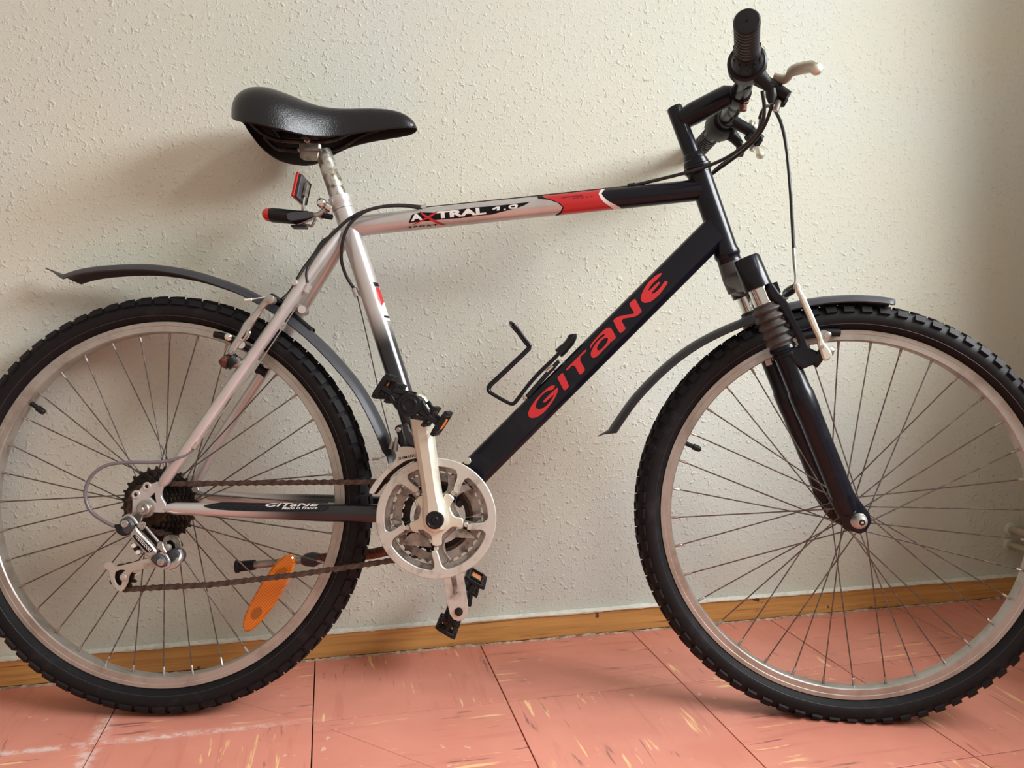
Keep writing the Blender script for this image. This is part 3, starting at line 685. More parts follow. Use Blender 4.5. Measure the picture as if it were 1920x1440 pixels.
cable([(0.9160,-0.1200,0.9428),(0.9163,-0.1000,0.9249),(0.9139,-0.0750,0.9079),(0.9054,-0.0500,0.8938),(0.8907,-0.0150,0.8837),(0.8709,0.0120,0.8724),(0.8551,0.0240,0.8628),(0.8225,0.0240,0.8495),(0.7871,0.0180,0.8430)], .0027, 'cable')
cable([(0.9572,0.0850,0.9815),(0.9454,0.0600,0.9505),(0.9201,0.0300,0.9195),(0.8916,0.0100,0.8917),(0.8682,0.0180,0.8742),(0.8548,0.0300,0.8620),(0.8324,0.0300,0.8504)], .0025, 'cable')
cable([(0.9554,0.0850,0.9805),(0.9553,0.0700,0.9876),(0.9556,0.0450,0.9861),(0.9582,0.0200,0.9721),(0.9637,0.0000,0.9422),(0.9673,-0.0150,0.8988),(0.9716,-0.0200,0.8384),(0.9751,-0.0200,0.7841),(0.9777,-0.0200,0.7357)], .0026, 'cable')
cable([(0.4032,-0.0060,0.7999),(0.5641,-0.0060,0.8183),(0.7222,-0.0060,0.8368)], .0006, 'wire', 2, 'gear_wire')
cable([(0.4014,0.0080,0.8030),(0.5642,0.0080,0.8214),(0.7241,0.0080,0.8399)], .0006, 'wire', 2, 'gear_wire')
cable([(0.3973,-0.0060,0.7973),(0.3685,-0.0120,0.7996),(0.3350,-0.0220,0.7950),(0.3093,-0.0300,0.7843),(0.2885,-0.0320,0.7653),(0.2778,-0.0300,0.7407),(0.2740,-0.0220,0.7130),(0.2772,-0.0120,0.6939),(0.2837,-0.0060,0.6797),(0.2928,-0.0040,0.6666)], .0026, 'cable')
cable([(0.3972,-0.0060,0.7998),(0.3584,-0.0120,0.8008),(0.3225,-0.0220,0.7924),(0.2911,-0.0300,0.7766),(0.2641,-0.0360,0.7500),(0.2417,-0.0400,0.7232),(0.2304,-0.0450,0.6991),(0.2274,-0.0480,0.6838),(0.2285,-0.0480,0.6707)], .0026, 'cable')
cable([(0.2742,0.0100,0.7681),(0.2579,0.0140,0.7611),(0.2348,0.0180,0.7487),(0.2192,0.0200,0.7264),(0.2036,0.0100,0.6985),(0.1922,-0.0100,0.6637),(0.1828,-0.0250,0.6471)], .0026, 'cable')
m = MB(); a = V((0.2909,-0.0030,0.6693)); b = V((0.2962,-0.0030,0.6566)); m.tube([a, b], .0048, 14)
part('cable_stop', m, 'silver', sub=fr)
cable([(0.2962,-0.0030,0.6566),(0.3145,-0.0030,0.5858),(0.3347,-0.0030,0.5002),(0.3545,-0.0030,0.4300)], .0009, 'wire', 2, 'gear_wire')
m = MB(); a = V((0.2309,-0.0460,0.6678)); b = V((0.2259,-0.0460,0.6562)); m.tube([a, b], .0050, 14)
part('cable_stop', m, 'silver', sub=fr)
cable([(0.2259,-0.0460,0.6562), (0.1528,-0.0470,0.5393), (0.0682,-0.0600,0.4186)], .0010, 'alu', 2, 'gear_wire')
m = MB(); a = V((0.2098,-0.0480,0.6705)); m.lathe(a, (0, -1, 0), [(0, .0052), (.006, .0052), (.007, .0045)], 16)
m.lathe(a + V((0, -.0065, 0)), (0, -1, 0), [(0, .0028), (.0008, .0028)], 12)
part('eyelet', m, 'silver', sub=fr)
m = MB(); a = V((0.0717,-0.0610,0.4259)); b = V((0.0659,-0.0620,0.4171)); m.tube([a, b], .0052, 12)
part('cable_stop', m, 'alu', sub=fr)
cable([(0.0659,-0.0620,0.4163),(0.0620,-0.0640,0.4115),(0.0511,-0.0680,0.4036),(0.0330,-0.0720,0.3981),(0.0120,-0.0780,0.3958),(-0.0129,-0.0840,0.3959),(-0.0385,-0.0880,0.3942),(-0.0559,-0.0920,0.3880),(-0.0701,-0.0940,0.3739),(-0.0773,-0.0940,0.3544),(-0.0744,-0.0940,0.3350),(-0.0651,-0.0930,0.3211),(-0.0496,-0.0920,0.3103),(-0.0339,-0.0900,0.3018)], .0026, 'cable_grey', 6, label='grey rear gear cable')
# ---- seat post, clamp, saddle
sp_a = V((0.2364,0.0000,0.8896)); sp_b = V((0.2663,0.0000,0.8042))
part('seat_post', T([sp_a, sp_a.lerp(sp_b, .2), sp_b, sp_b.lerp(ST_B, .12)], [.0120, .0136, .0136, .0136], 28), 'post')
m = MB(); sd = (sp_b - sp_a).normalized()
m.lathe(V((0.2630,0.0000,0.8162)), sd, [(0, .0150), (.0012, .0178), (.0130, .0178), (.0145, .0168), (.022, .0166)], 30)
part('seat_collar', m, 'silver')
m = MB()
for y in (-.012,):
    a = V((0.2431,-0.0160,0.7998)); b = V((0.2541,-0.0120,0.7933)); m.tube([a, b], .0060, 16); m.lathe(V((0.2411,-0.0180,0.8001)), (0, -1, 0), [(-.008, .0075), (.004, .0080), (.008, .0068), (.010, .0040), (.0105, .001)], 22)
m.tube([V((0.2444,-0.0040,0.7987)), V((0.2443,0.0040,0.7904)), V((0.2319,0.0060,0.7839))], .0042, 12)
part('seat_clamp_bolt', m, 'chrome')
# saddle shell by cross sections (x, half width, edge z, crest z)
S = [(.1040, .022, .934, .9375), (.1055, .045, .928, .9500), (.1110, .066, .9180, .9620), (.1220, .083, .9080, .9715), (.1400, .096, .8990, .9775), (.1620, .098, .8950, .9770), (.1800, .094, .8920, .9715), (.1980, .085, .8905, .9660), (.2130, .071, .8905, .9610), (.2280, .057, .8920, .9570), (.2450, .043, .8960, .9555), (.2620, .033, .9010, .9550), (.2850, .027, .9070, .9560), (.3150, .0245, .9130, .9575), (.3400, .0235, .9170, .9560), (.3600, .022, .9200, .9520), (.3730, .019, .9220, .9450), (.3810, .0145, .9240, .9375), (.3850, .008, .9260, .9315)]
def sec_pts(x, w, ze, zt, inner=False):
    out = []; n = 22
    t_ = .0045 if inner else 0.0
    for i in range(n + 1):
        a = PI * i / n
        cy = -math.cos(a); sz = math.sin(a)
        y = (w - t_) * math.copysign(abs(cy) ** .80, cy)
        z = ze + (zt - t_ - ze) * sz ** .62
        out.append(V((x, y, z)))
    return out
def loft(secs):
    vs_ = []; fs = []; n = len(secs[0])
    for q in secs: vs_ += q
    for i in range(len(secs) - 1):
        for k in range(n - 1): fs.append((i * n + k, i * n + k + 1, (i + 1) * n + k + 1, (i + 1) * n + k))
    return vs_, fs, n
out = [sec_pts(*q) for q in S]; inn = [sec_pts(*q, inner=True) for q in S]
v1, f1, n = loft(out); v2, f2, _ = loft(inn); k0 = len(v1); ns = len(S)
m = MB(); m.add(v1 + v2, f1)
rim = []
for i in range(ns - 1):
    rim.append((i * n, (i + 1) * n, k0 + (i + 1) * n, k0 + i * n)); rim.append((i * n + n - 1, (i + 1) * n + n - 1, k0 + (i + 1) * n + n - 1, k0 + i * n + n - 1))
for k in range(n - 1):
    rim.append((k, k + 1, k0 + k + 1, k0 + k)); e = (ns - 1) * n; rim.append((e + k, e + k + 1, k0 + e + k + 1, k0 + e + k))
m.f += rim; m.mi += [0] * len(rim)
m.cur = 1; m.f += [tuple(i + k0 for i in f) for f in f2]; m.mi += [1] * len(f2)
me = m.mesh('saddle')
sad = part('saddle', me, ['saddle', 'saddle_under'], ang=50)
sub = sad.modifiers.new('smooth', 'SUBSURF'); sub.levels = 1; sub.render_levels = 1
m = MB()
for s_ in (-1, 1):
    m.tube(spline([V((.128, s_ * .040, .925)), V((.150, s_ * .036, .905)), V((.172, s_ * .024, .8985)), V((.215, s_ * .021, .8975)), V((.255, s_ * .020, .9000)), V((.300, s_ * .014, .9220)), V((.355, s_ * .008, .936))], 6), .0032, 10)
part('saddle_rail', m, 'cog', sub=sad)
m = MB(); m.box((.155, 0, .930), (.008, .13, .02), bev=.002); m.box((.205, 0, .935), (.10, .006, .025)); m.box((.165, .035, .935), (.07, .004, .03)); m.box((.165, -.035, .935), (.07, .004, .03))
part('saddle_rib', m, 'saddle_under', sub=sad)
cl = part('saddle_clamp', plate([(0.2041,-0.0200,0.9048),(0.2191,-0.0200,0.9074),(0.2343,-0.0200,0.9050),(0.2356,-0.0200,0.8873),(0.2334,-0.0200,0.8687),(0.2284,-0.0200,0.8669),(0.2057,-0.0200,0.8692),(0.2045,-0.0200,0.8853)], .004, .0008), 'steel')
m = MB(); m.lathe(V((0.2174,-0.0220,0.8991)), (0, -1, 0), [(0, .0055), (.004, .0055), (.005, .004), (.006, .004)], 8)
m.box(V((0.2207,-0.0240,0.8833)), (.036, .006, .0035)); m.tube([V((0.2237,-0.0200,0.8897)), V((0.2168,0.0220,0.8949))], .011, 18); m.box(V((0.2226,0.0000,0.8921)), (.030, .044, .016), bev=.003)
part('clamp_bolt', m, 'steel', sub=cl)
# ---- rear lamp and reflector on the seat post
m = MB(); q = [V(P(u_, v_, -.012)) for u_, v_ in ()]
a = V((0.1566,-0.0100,0.7834)); b = V((0.2023,-0.0100,0.7797)); c_ = V((0.2254,-0.0080,0.7838))
m.tube([a, a.lerp(b, .08), b, b.lerp(c_, .6), c_], [.0090, .0112, .0108, .0085, .0050], 20, rad2=[.013, .016, .016, .010, .006])
lamp = part('rear_lamp', m, 'black_plastic')
m = MB(); m.tube([V((0.1456,-0.0100,0.7833)), V((0.1468,-0.0100,0.7833)), V((0.1498,-0.0100,0.7834)), V((0.1540,-0.0100,0.7834)), V((0.1578,-0.0100,0.7834))], [.0015, .0060, .0090, .0105, .0106], 18, rad2=[.003, .009, .013, .0145, .0145])
part('lamp_lens', m, 'redlens', sub=lamp)
part('lamp_bracket', plate([(0.1882,-0.0280,0.7835),(0.2281,-0.0280,0.7844),(0.2324,-0.0280,0.7815),(0.2316,-0.0280,0.7773),(0.2159,-0.0280,0.7730),(0.1976,-0.0280,0.7702),(0.1901,-0.0280,0.7718)], .003, .0006), 'grey_plastic', sub=lamp)
m = MB(); m.tube(spline([V((0.2275,-0.0160,0.7827)), V((0.2354,-0.0140,0.7842)), V((0.2420,-0.0140,0.7901)), V((0.2445,-0.0140,0.7927))], 4), .0038, 12)
m.tube(spline([V((0.1956,-0.0120,0.7656)), V((0.2168,-0.0160,0.7725)), V((0.2293,-0.0160,0.7785)), V((0.2359,-0.0160,0.7837))], 4), .0016, 8)
m.tube(spline([V((0.2025,-0.0100,0.7704)), V((0.2206,-0.0140,0.7662)), V((0.2248,-0.0140,0.7663)), V((0.2305,-0.0140,0.7773))], 4), .0022, 8)
part('lamp_wire_bracket', m, 'steel', sub=lamp)
m = MB(); m.box(V((0.2038,-0.0080,0.7649)), (.022, .018, .0035)); part('bracket_pad', m, 'black_plastic', sub=lamp)
part('lamp_strap', T([V((0.2389,-0.0080,0.7840)), V((0.2552,-0.0120,0.7806))], .0045, 12), 'black_plastic', sub=lamp)
# small red reflector standing on the bracket: thin box facing backwards
RF = V((0.2064,-0.0040,0.8256)); rz = (V((0.2101,-0.0040,0.8504)) - V((0.1965,-0.0040,0.8118))); rz = V((rz.x * .55, 0, rz.z)).normalized(); rx = V((-rz.z, 0, rz.x))
m = MB(); m.box(RF + rx * .0045, (.0050, .060, .040), rx, (0, 1, 0), bev=.0015); rl = part('rear_reflector', m, 'redlens')
m = MB(); m.box(RF - rx * .0003, (.0055, .056, .037), rx, (0, 1, 0), bev=.0012); part('reflector_back', m, 'grey_plastic', sub=rl)
m = MB(); m.tube([RF - rx * .004 + rz * .012, RF - rx * .005 - rz * .018, V((0.2086,-0.0120,0.7886))], [.0022, .0024, .0022], 8); m.box(RF - rx * .005, (.004, .014, .020), rx, (0, 1, 0)); part('reflector_stem', m, 'steel', sub=rl)
# ---- transmission
CR_ = V((0.43352, 0, 0.31826))
def toothed(r, teeth, inner, y, thick, holes=(), h=.0034):
    lp = []
    for i in range(teeth):
        a = 2 * PI * i / teeth; s_ = 2 * PI / teeth
        for f_, rr_ in ((.0, r - h), (.16, r - h), (.34, r), (.50, r), (.68, r - h), (.84, r - h * 1.12)):
            lp.append((rr_ * math.cos(a + f_ * s_), rr_ * math.sin(a + f_ * s_)))
    return lp
def ringmesh(c, loops, thick, y, bev=.0003):
    me = flat([[(c[0] + x, c[2] + z) for x, z in lp] for lp in loops], thick, bev, y); return me
# chainset: guard ring with five fingers
fa = [132.6, 60.4, -7.7, -85.5, -157.1]
def guard_loops():
    outer = [(.0895 * math.cos(2 * PI * k / 120), .0895 * math.sin(2 * PI * k / 120)) for k in range(120)]
    inner = []
    ri = .0770; tip = .0475
    for k in range(360):
        a = k
        # distance to nearest finger
        inner.append((ri * math.cos(math.radians(a)), ri * math.sin(math.radians(a)), a))
    res = []
    skip = set()
    fing = {}
    for f_ in fa:
        fing[f_ % 360] = True
    k = 20
    pts = []
    while k < 380:
        hit = None
        for f_ in fing:
            dlt = (k - f_ + 540) % 360 - 180
            if abs(dlt) < 8.5: hit = f_
        if hit is None:
            pts.append((ri * math.cos(math.radians(k)), ri * math.sin(math.radians(k)))); k += 2
        else:
            f_ = hit; e = V((math.cos(math.radians(f_)), math.sin(math.radians(f_)))); g = V((-e.y, e.x)); w_ = .0050; lean = -.010
            for (rr_, ww) in ((.0755, -.0105), (.0715, -.0064), (.066, -w_), (.052, -w_), (.0478, -w_ * .7), (tip, 0), (.0478, w_ * .7), (.052, w_), (.066, w_), (.0715, .0064), (.0755, .0105)):
                q = e * rr_ + g * (ww + lean * (.077 - rr_) / .03 * .6); pts.append((q.x, q.y))
            k = int((f_ if f_ > 15 else f_ + 360) + 9.5) + 1
    return [outer, pts]
YG = -.066
gd = ringmesh(CR_, guard_loops(), .0042, YG, .0010)
cs = part('chainset', gd, 'ring', label='scuffed alloy chainset with guard ring')
# big ring: annulus + Y arms
def arms_ring(ro, ri, arm_r, arm_w, teeth, h=.0034, start=0):
    loops = [toothed(ro, teeth, 0, 0, 0, h=h)]
    # openings between the arms
    for i in range(5):
        a0 = fa[i] + start; a1 = a0 - 72
        lp = []
        g0 = math.degrees(arm_w / ri); g1 = math.degrees(arm_w / arm_r)
        for k in range(9): a = math.radians(a0 - g0 - (72 - 2 * g0) * k / 8); lp.append((ri * math.cos(a), ri * math.sin(a)))
        for k in range(9): a = math.radians(a1 + g1 + (72 - 2 * g1) * k / 8); lp.append((arm_r * math.cos(a), arm_r * math.sin(a)))
        loops.append(chaikin(lp, 1))
    return loops
part('chainring', ringmesh(CR_, arms_ring(.0860, .0700, .0340, .0055, 42), .0026, -.0585), 'ring_dark', sub=cs)
lp = []
for i in range(5):
    a = math.radians(fa[i] - 30)
    for da, r_ in ((-36, .0345), (-18, .0295), (-11, .0330), (-8.5, .043), (-6, .0585), (6, .0585), (8.5, .043), (11, .0330), (18, .0295)):
        lp.append((r_ * math.cos(a + math.radians(da)), r_ * math.sin(a + math.radians(da))))
lp2 = []
for i in range(5):
    a = math.radians(fa[i] - 2)
    for da, r_ in ((30, .0250), (18, .0265), (13, .0320), (11, .0400), (0, .0415), (-11, .0400), (-13, .0320), (-18, .0265), (-30, .0250)):
        lp2.append((r_ * math.cos(a + math.radians(da)), r_ * math.sin(a + math.radians(da))))
part('chainring_arm', ringmesh(CR_, [chaikin([(x * 1.0, z * 1.0) for x, z in [(r_ * math.cos(math.radians(fa[i] - 2 + da)), r_ * math.sin(math.radians(fa[i] - 2 + da))) for i in range(5) for da, r_ in ((20, .034), (10, .047), (19, .071), (-19, .071), (-10, .047), (-20, .034))]], 1)] + [chaikin([(r_ * math.cos(math.radians(fa[i] - 2 + da)), r_ * math.sin(math.radians(fa[i] - 2 + da))) for da, r_ in ((0, .0560), (10, .0675), (0, .0690), (-10, .0675))], 1) for i in range(5)], .0030, -.0610), 'ring_dark', sub=cs)
part('spider', ringmesh(CR_, [chaikin(lp2, 1)], .0060, -.0655, .0012), 'crank', sub=cs)
part('chainring', ringmesh(CR_, [toothed(.0700, 34, 0, 0, 0), [(.0540 * math.cos(2 * PI * k / 60), .0540 * math.sin(2 * PI * k / 60)) for k in range(60)]], .0024, -.0510), 'ring_dark', sub=cs)
part('chainring', ringmesh(CR_, [toothed(.0560, 26, 0, 0, 0), [(.0420 * math.cos(2 * PI * k / 60), .0420 * math.sin(2 * PI * k / 60)) for k in range(60)]], .0024, -.0435), 'cog', sub=cs)
m = MB()
for f_ in fa:
    a = math.radians(f_ - 4); q = CR_ + V((.0455 * math.cos(a), -.0645, .0455 * math.sin(a)))
    m.lathe(q, (0, 1, 0), [(-.0005, .0030), (0, .0036), (.022, .0036)], 14)
part('chainring_rivet', m, 'ring', sub=cs)
m = MB(); m.lathe(CR_, (0, 1, 0), [(-.062, .020), (-.045, .0185), (-.034, .016), (.034, .016), (.055, .014)], 24)
part('axle', m, 'cog', sub=cs)
# crank arms
CA = 1.72993; U = V((math.cos(CA), 0, math.sin(CA))); Wd = V((U.z, 0, -U.x))
def crank(sgn, matn, y0, y1):
    """arm from spindle to pedal; y0/y1 outer face height at spindle/pedal"""
    m = MB(); st = []
    for t_, w_, th, b in ((-.020, .006, .006, 0), (-.0165, .0130, .010, 0), (-.008, .0185, .013, 0), (.004, .0190, .014, 0), (.018, .0172, .013, 0), (.035, .0142, .0125, 0), (.060, .0140, .0120, 0), (.105, .0152, .0115, 0), (.140, .0160, .0110, 0), (.160, .0158, .0110, 0), (.172, .0148, .0105, 0), (.181, .0108, .0095, 0), (.186, .004, .007, 0)):
        k = max(0, min(1, t_ / .17)); yc = y0 + (y1 - y0) * k
        o = CR_ + (U if sgn < 0 else -U) * t_
        st.append([o + Wd * (w_ * a) + V((0, yc + sgn * th * b_, 0)) for a, b_ in ((-1, -.9), (-1, .15), (-.86, .55), (-.42, .95), (.42, 1.0), (.86, .55), (1, .15), (1, -.9))])
    vs_ = [q for s_ in st for q in s_]; n_ = 8
    fs = [tuple(range(8)), tuple((len(st) - 1) * 8 + k for k in range(8))]
    for i in range(len(st) - 1):
        for k in range(8): fs.append((i * 8 + k, i * 8 + (k + 1) % 8, (i + 1) * 8 + (k + 1) % 8, (i + 1) * 8 + k))
    m.add(vs_, fs)
    c_ = part('crank_arm', m, matn, sub=None, ang=28)
    return c_
ca1 = crank(-1, 'crank', -.072, -.078)
m = MB(); m.lathe(CR_, (0, -1, 0), [(.080, .0135), (.0850, .0135), (.0865, .0128), (.0870, .0105), (.0862, .0095), (.0862, .0055), (.0875, .0045), (.0875, .0020), (.0866, .0015)], 32)
part('dust_cap', m, 'black_plastic', sub=ca1)
ca2 = crank(1, 'ring', .058, .063)
# groove and axle hole seen on the inner face of the far arm
PL_ = CR_ - U * .170
m = MB(); m.tube([CR_ - U * .085 + V((0, .0496, 0)), CR_ - U * .140 + V((0, .0522, 0))], .0042, 12, rad2=.0010)
part('arm_groove', m, 'ring_dark', sub=ca2)
m = MB(); m.lathe(PL_ + V((0, .0525, 0)), (0, -1, 0), [(0, .0068), (.0012, .0068), (.0016, .0050)], 22)
part('axle_end', m, 'cog', sub=ca2)
# pedals
def pedal(sub, c, sgn, ld, matp='black_plastic'):
    """c: axle point at the inner end, ld: long direction in the frame plane"""
    c = V(c); ld = V(ld).normalized(); th = V((0, 1, 0)).cross(ld); ay = V((0, sgn, 0))
    m = MB(); m.lathe(c, ay, [(0, .007), (.010, .009), (.012, .0135), (.022, .0125), (.040, .0105), (.075, .0110), (.086, .0150), (.097, .0165), (.099, .0155), (.099, .0115), (.1005, .0105), (.1005, .0075), (.099, .0065)], 26)
    p_ = part('pedal', m, matp)
    m = MB()
    for y in (.012, .092):
        for s_ in (-1, 1):
            m.box(c + ay * y + ld * (s_ * .028) , (.036, .008, .0085), ld, ay, bev=.0015)
            m.box(c + ay * y + ld * (s_ * .020) + th * .008, (.022, .008, .006), (ld - th * .45 * s_), ay, bev=.001)
            m.box(c + ay * y + ld * (s_ * .020) - th * .008, (.022, .008, .006), (ld + th * .45 * s_), ay, bev=.001)
    for s_ in (-1, 1):
        for e in (-1, 1):
            m.box(c + ay * .052 + ld * (s_ * .0475) + th * (e * .0125), (.0065, .088, .0045), ld, ay, bev=.001)
            for k in range(7):
                m.box(c + ay * (.014 + .0125 * k) + ld * (s_ * .0475) + th * (e * .0165), (.0060, .0055, .0050), ld, ay)
                m.box(c + ay * (.014 + .0125 * k) + ld * (s_ * .0300) + th * (e * .0130), (.0050, .0055, .0050), ld, ay)
        for y in (.010, .034, .070, .094):
            m.box(c + ay * y + ld * (s_ * .0475), (.0065, .0045, .027), ld, ay, bev=.001)
        m.box(c + ay * .052 + ld * (s_ * .0300), (.0050, .080, .022), ld, ay, bev=.001)
    part('pedal_cage', m, matp, sub=p_)
    for s_ in (-1, 1):
        m = MB(); m.box(c + ay * .052 + ld * (s_ * .0495), (.0035, .032, .0175), ld, ay, bev=.001)
        part('pedal_reflector', m, 'amber', sub=p_)
    return p_
PR = CR_ + U * .170
pedal(None, PR + V((0, -.084, 0)), -1, V((0.4451,-0.1600,0.4640)) - V((0.3737,-0.1600,0.5085)))
pedal(None, PL_ + V((0, .068, 0)), 1, V((0.4854,0.1100,0.1785)) - V((0.4500,0.1100,0.1167)))
# ---- sprockets
fw = None
for k, (nt, y) in enumerate(((28, -.0240), (24, -.0290), (22, -.0335), (20, -.0380), (18, -.0425), (16, -.0470), (14, -.0515))):
    ro = .0127 * nt / (2 * PI) + .0034
    lps = [[(x, z) for x, z in toothed(ro, nt, 0, 0, 0, h=.0042)]]
    if k == 0:
        for i in range(5):
            a = math.radians(72 * i + 12)
            lps.append([(.043 * math.cos(a + math.radians(d_)) * 1.0, .043 * math.sin(a + math.radians(d_))) if r_ else (.035 * math.cos(a + math.radians(d_)), .035 * math.sin(a + math.radians(d_))) for d_, r_ in ((-14, 1), (0, 1), (14, 1), (14, 0), (0, 0), (-14, 0))])
    me = ringmesh((0, 0, R0), lps, .0022, y)
    if fw is None: fw = part('freewheel', me, 'cog')
    else: part('sprocket', me, 'cog', sub=fw)
m = MB(); m.lathe((0, 0, R0), (0, 1, 0), [(-.056, .018), (-.054, .0215), (-.020, .0225)], 24); part('freewheel_body', m, 'cog', sub=fw)
# axle nuts
m = MB(); m.lathe((0, 0, R0), (0, -1, 0), [(.060, .0135), (.0695, .0135), (.070, .0105), (.0765, .0100), (.0775, .0085), (.0785, .0080)], 6 * 4)
m.lathe((0, 0, R0), (0, -1, 0), [(.0780, .0048), (.0845, .0048), (.0855, .0038)], 16)
part('axle_nut', m, 'steel')
m = MB(); m.lathe((0, 0, R0), (0, 1, 0), [(.060, .0135), (.0695, .0135), (.070, .0105), (.0765, .0100), (.085, .0048)], 24)
part('axle_nut', m, 'steel')
# ---- chain: links along the path (y of each run)
top = [V((0.0416,-0.0470,0.3577)), V((0.3352,-0.0450,0.3567)), V((0.3837,-0.0435,0.3552))]
cc = CR_ + V((0, -.0435, 0)); rs = .0530
def arc(c, r, a0, a1, n): return [c + V((r * math.cos(math.radians(a0 + (a1 - a0) * k / n)), 0, r * math.sin(math.radians(a0 + (a1 - a0) * k / n)))) for k in range(n + 1)]
fc = V((0, -.047, R0)); rf = .0345
lower = V((-0.0393,-0.0500,0.2203)); upper = V((0.0275,-0.0500,0.2678))
path = arc(fc, rf, -120, -272, 10)
path = arc(fc, rf, 230, 88, 10)
path += arc(cc, rs, 95, -78, 14)
bot0 = V((-0.0355,-0.0500,0.2020)); 
path += [V((0.3655,-0.0450,0.2506)), V((0.2251,-0.0475,0.2281)), V((0.0966,-0.0490,0.2111)), bot0]
path += arc(V((lower.x, -.050, lower.z)), .0165, -95, -250, 6)
path += arc(V((upper.x, -.050, upper.z)), .0165, -60, 60, 5)
path += [V(fc) + V((rf * math.cos(math.radians(-95)), 0, rf * math.sin(math.radians(-95))))]
# resample
pts = [path[0]]
tot = 0; seg = []
for i in range(len(path)):
    a, b = path[i], path[(i + 1) % len(path)]; seg.append((a, b, (b - a).length)); tot += seg[-1][2]
NL = int(round(tot / .0127)); pitch = tot / NL
def at(s_):
    s_ %= tot
    for a, b, l_ in seg:
        if s_ <= l_: return a.lerp(b, s_ / l_ if l_ else 0)
        s_ -= l_
    return seg[-1][1]
pins = [at(i * pitch) for i in range(NL)]
m = MB()
for q in pins: m.lathe(q, (0, 1, 0), [(-.0030, .0038), (.0030, .0038)], 10)
chain = part('chain', m, 'chain')
def link_mesh(w_, name):
    m = MB(); h_ = pitch / 2
    lp = []
    for s_ in (1, -1):
        for k in range(7):
            a = math.radians(-80 + 160 * k / 6); lp.append((s_ * (h_ + .0043 * math.cos(a)), s_ * .0043 * math.sin(a)))
        lp.append((0, s_ * .0030))
    for y in (-w_, w_):
        n_ = len(lp); vs_ = [(x, y + t_, z) for t_ in (-.0005, .0005) for x, z in lp]
        m.add(vs_, [tuple(range(n_)), tuple(range(n_, 2 * n_))] + [(k, (k + 1) % n_, n_ + (k + 1) % n_, n_ + k) for k in range(n_)])
        for s_ in (-1, 1): m.lathe((s_ * h_, y, 0), (0, 1, 0), [(-.0013, .0016), (.0013, .0016)], 8)
    me = m.mesh(name); me.materials.append(M['chain']); return me
lk = [link_mesh(.0024, 'chain_link'), link_mesh(.0036, 'chain_link')]
for i in range(NL):
    a, b = pins[i], pins[(i + 1) % NL]; d = (b - a).normalized()
    yv = V((0, 1, 0)); zv = d.cross(yv).normalized(); yv = zv.cross(d)
    o = obj('chain_link', lk[i % 2], None, chain)
    mt = Matrix((d, yv, zv)).transposed().to_4x4(); mt.translation = (a + b) / 2
    o.matrix_local = mt
# ---- rear derailleur (traced levels, nearest last)
YD = -.086
rd = part('rear_derailleur', plate([(-0.0037,-0.0870,0.3037),(-0.0071,-0.0870,0.3008),(-0.0133,-0.0870,0.2909),(-0.0101,-0.0870,0.2860),(0.0013,-0.0870,0.2745),(0.0116,-0.0870,0.2633),(0.0179,-0.0870,0.2565),(0.0224,-0.0870,0.2588),(0.0295,-0.0870,0.2652),(0.0251,-0.0870,0.2726),(0.0109,-0.0870,0.2867),(0.0007,-0.0870,0.2971)], .010, .0020), 'alu', label='silver and black rear derailleur')
part('derailleur_hanger', plate([(-0.0185,-0.0700,0.3227),(-0.0017,-0.0700,0.3230),(-0.0030,-0.0700,0.3119),(-0.0076,-0.0700,0.3023),(-0.0186,-0.0700,0.2990),(-0.0252,-0.0700,0.3068)], .006, .001), 'alu', sub=rd)
part('derailleur_knuckle', plate([(-0.0278,-0.0850,0.3085),(-0.0245,-0.0850,0.3139),(-0.0192,-0.0850,0.3170),(-0.0123,-0.0850,0.3160),(-0.0047,-0.0850,0.3055),(-0.0069,-0.0850,0.3005),(-0.0143,-0.0850,0.2909),(-0.0184,-0.0850,0.2897),(-0.0248,-0.0850,0.2980)], .016, .003, it=2), 'grey_plastic', sub=rd)
m = MB(); q = V((-0.0184,-0.0930,0.3071)); m.lathe(q, (0, -1, 0), [(-.004, .0056), (.001, .0056), (.002, .0050), (.002, .0030), (.0005, .0028)], 22); part('pivot_bolt', m, 'alu', sub=rd)
part('derailleur_rim', T(spline([V((-0.0272,-0.0880,0.3062)), V((-0.0227,-0.0880,0.3141)), V((-0.0158,-0.0880,0.3185)), V((-0.0086,-0.0880,0.3143)), V((-0.0029,-0.0880,0.3066))], 5), .0026, 10), 'alu', sub=rd)
part('cable_boot', plate([(-0.0366,-0.0880,0.3053),(-0.0272,-0.0880,0.3047),(-0.0191,-0.0880,0.2955),(-0.0126,-0.0880,0.2909),(-0.0204,-0.0880,0.2884),(-0.0300,-0.0880,0.2922),(-0.0325,-0.0880,0.2984)], .010, .002), 'black_plastic', sub=rd)
part('badge', plate([(-0.0045,-0.0925,0.2923),(-0.0072,-0.0925,0.2881),(0.0153,-0.0925,0.2655),(0.0183,-0.0925,0.2655),(0.0246,-0.0925,0.2686),(0.0137,-0.0925,0.2801)], .0012, .0002), 'decal_black', sub=rd, label='black badge reading monsoon')
tm = text_mesh('monsoon', (-0.0026,-0.0934,0.2878), (0.0186,-0.0934,0.2667), .0052, .01)
for v in tm.vertices: v.co.y = -.0934
part('badge_lettering', tm, 'pale_cap', sub=rd)
part('derailleur_knuckle', plate([(0.0305,-0.0850,0.2657),(0.0391,-0.0850,0.2596),(0.0435,-0.0850,0.2521),(0.0421,-0.0850,0.2460),(0.0357,-0.0850,0.2437),(0.0287,-0.0850,0.2458),(0.0217,-0.0850,0.2525),(0.0186,-0.0850,0.2561)], .016, .003, it=2), 'grey_plastic', sub=rd)
m = MB(); q = V((0.0359,-0.0930,0.2523)); m.lathe(q, (0, -1, 0), [(-.004, .0052), (.001, .0052), (.0018, .0040)], 22); part('pivot_bolt', m, 'alu', sub=rd)
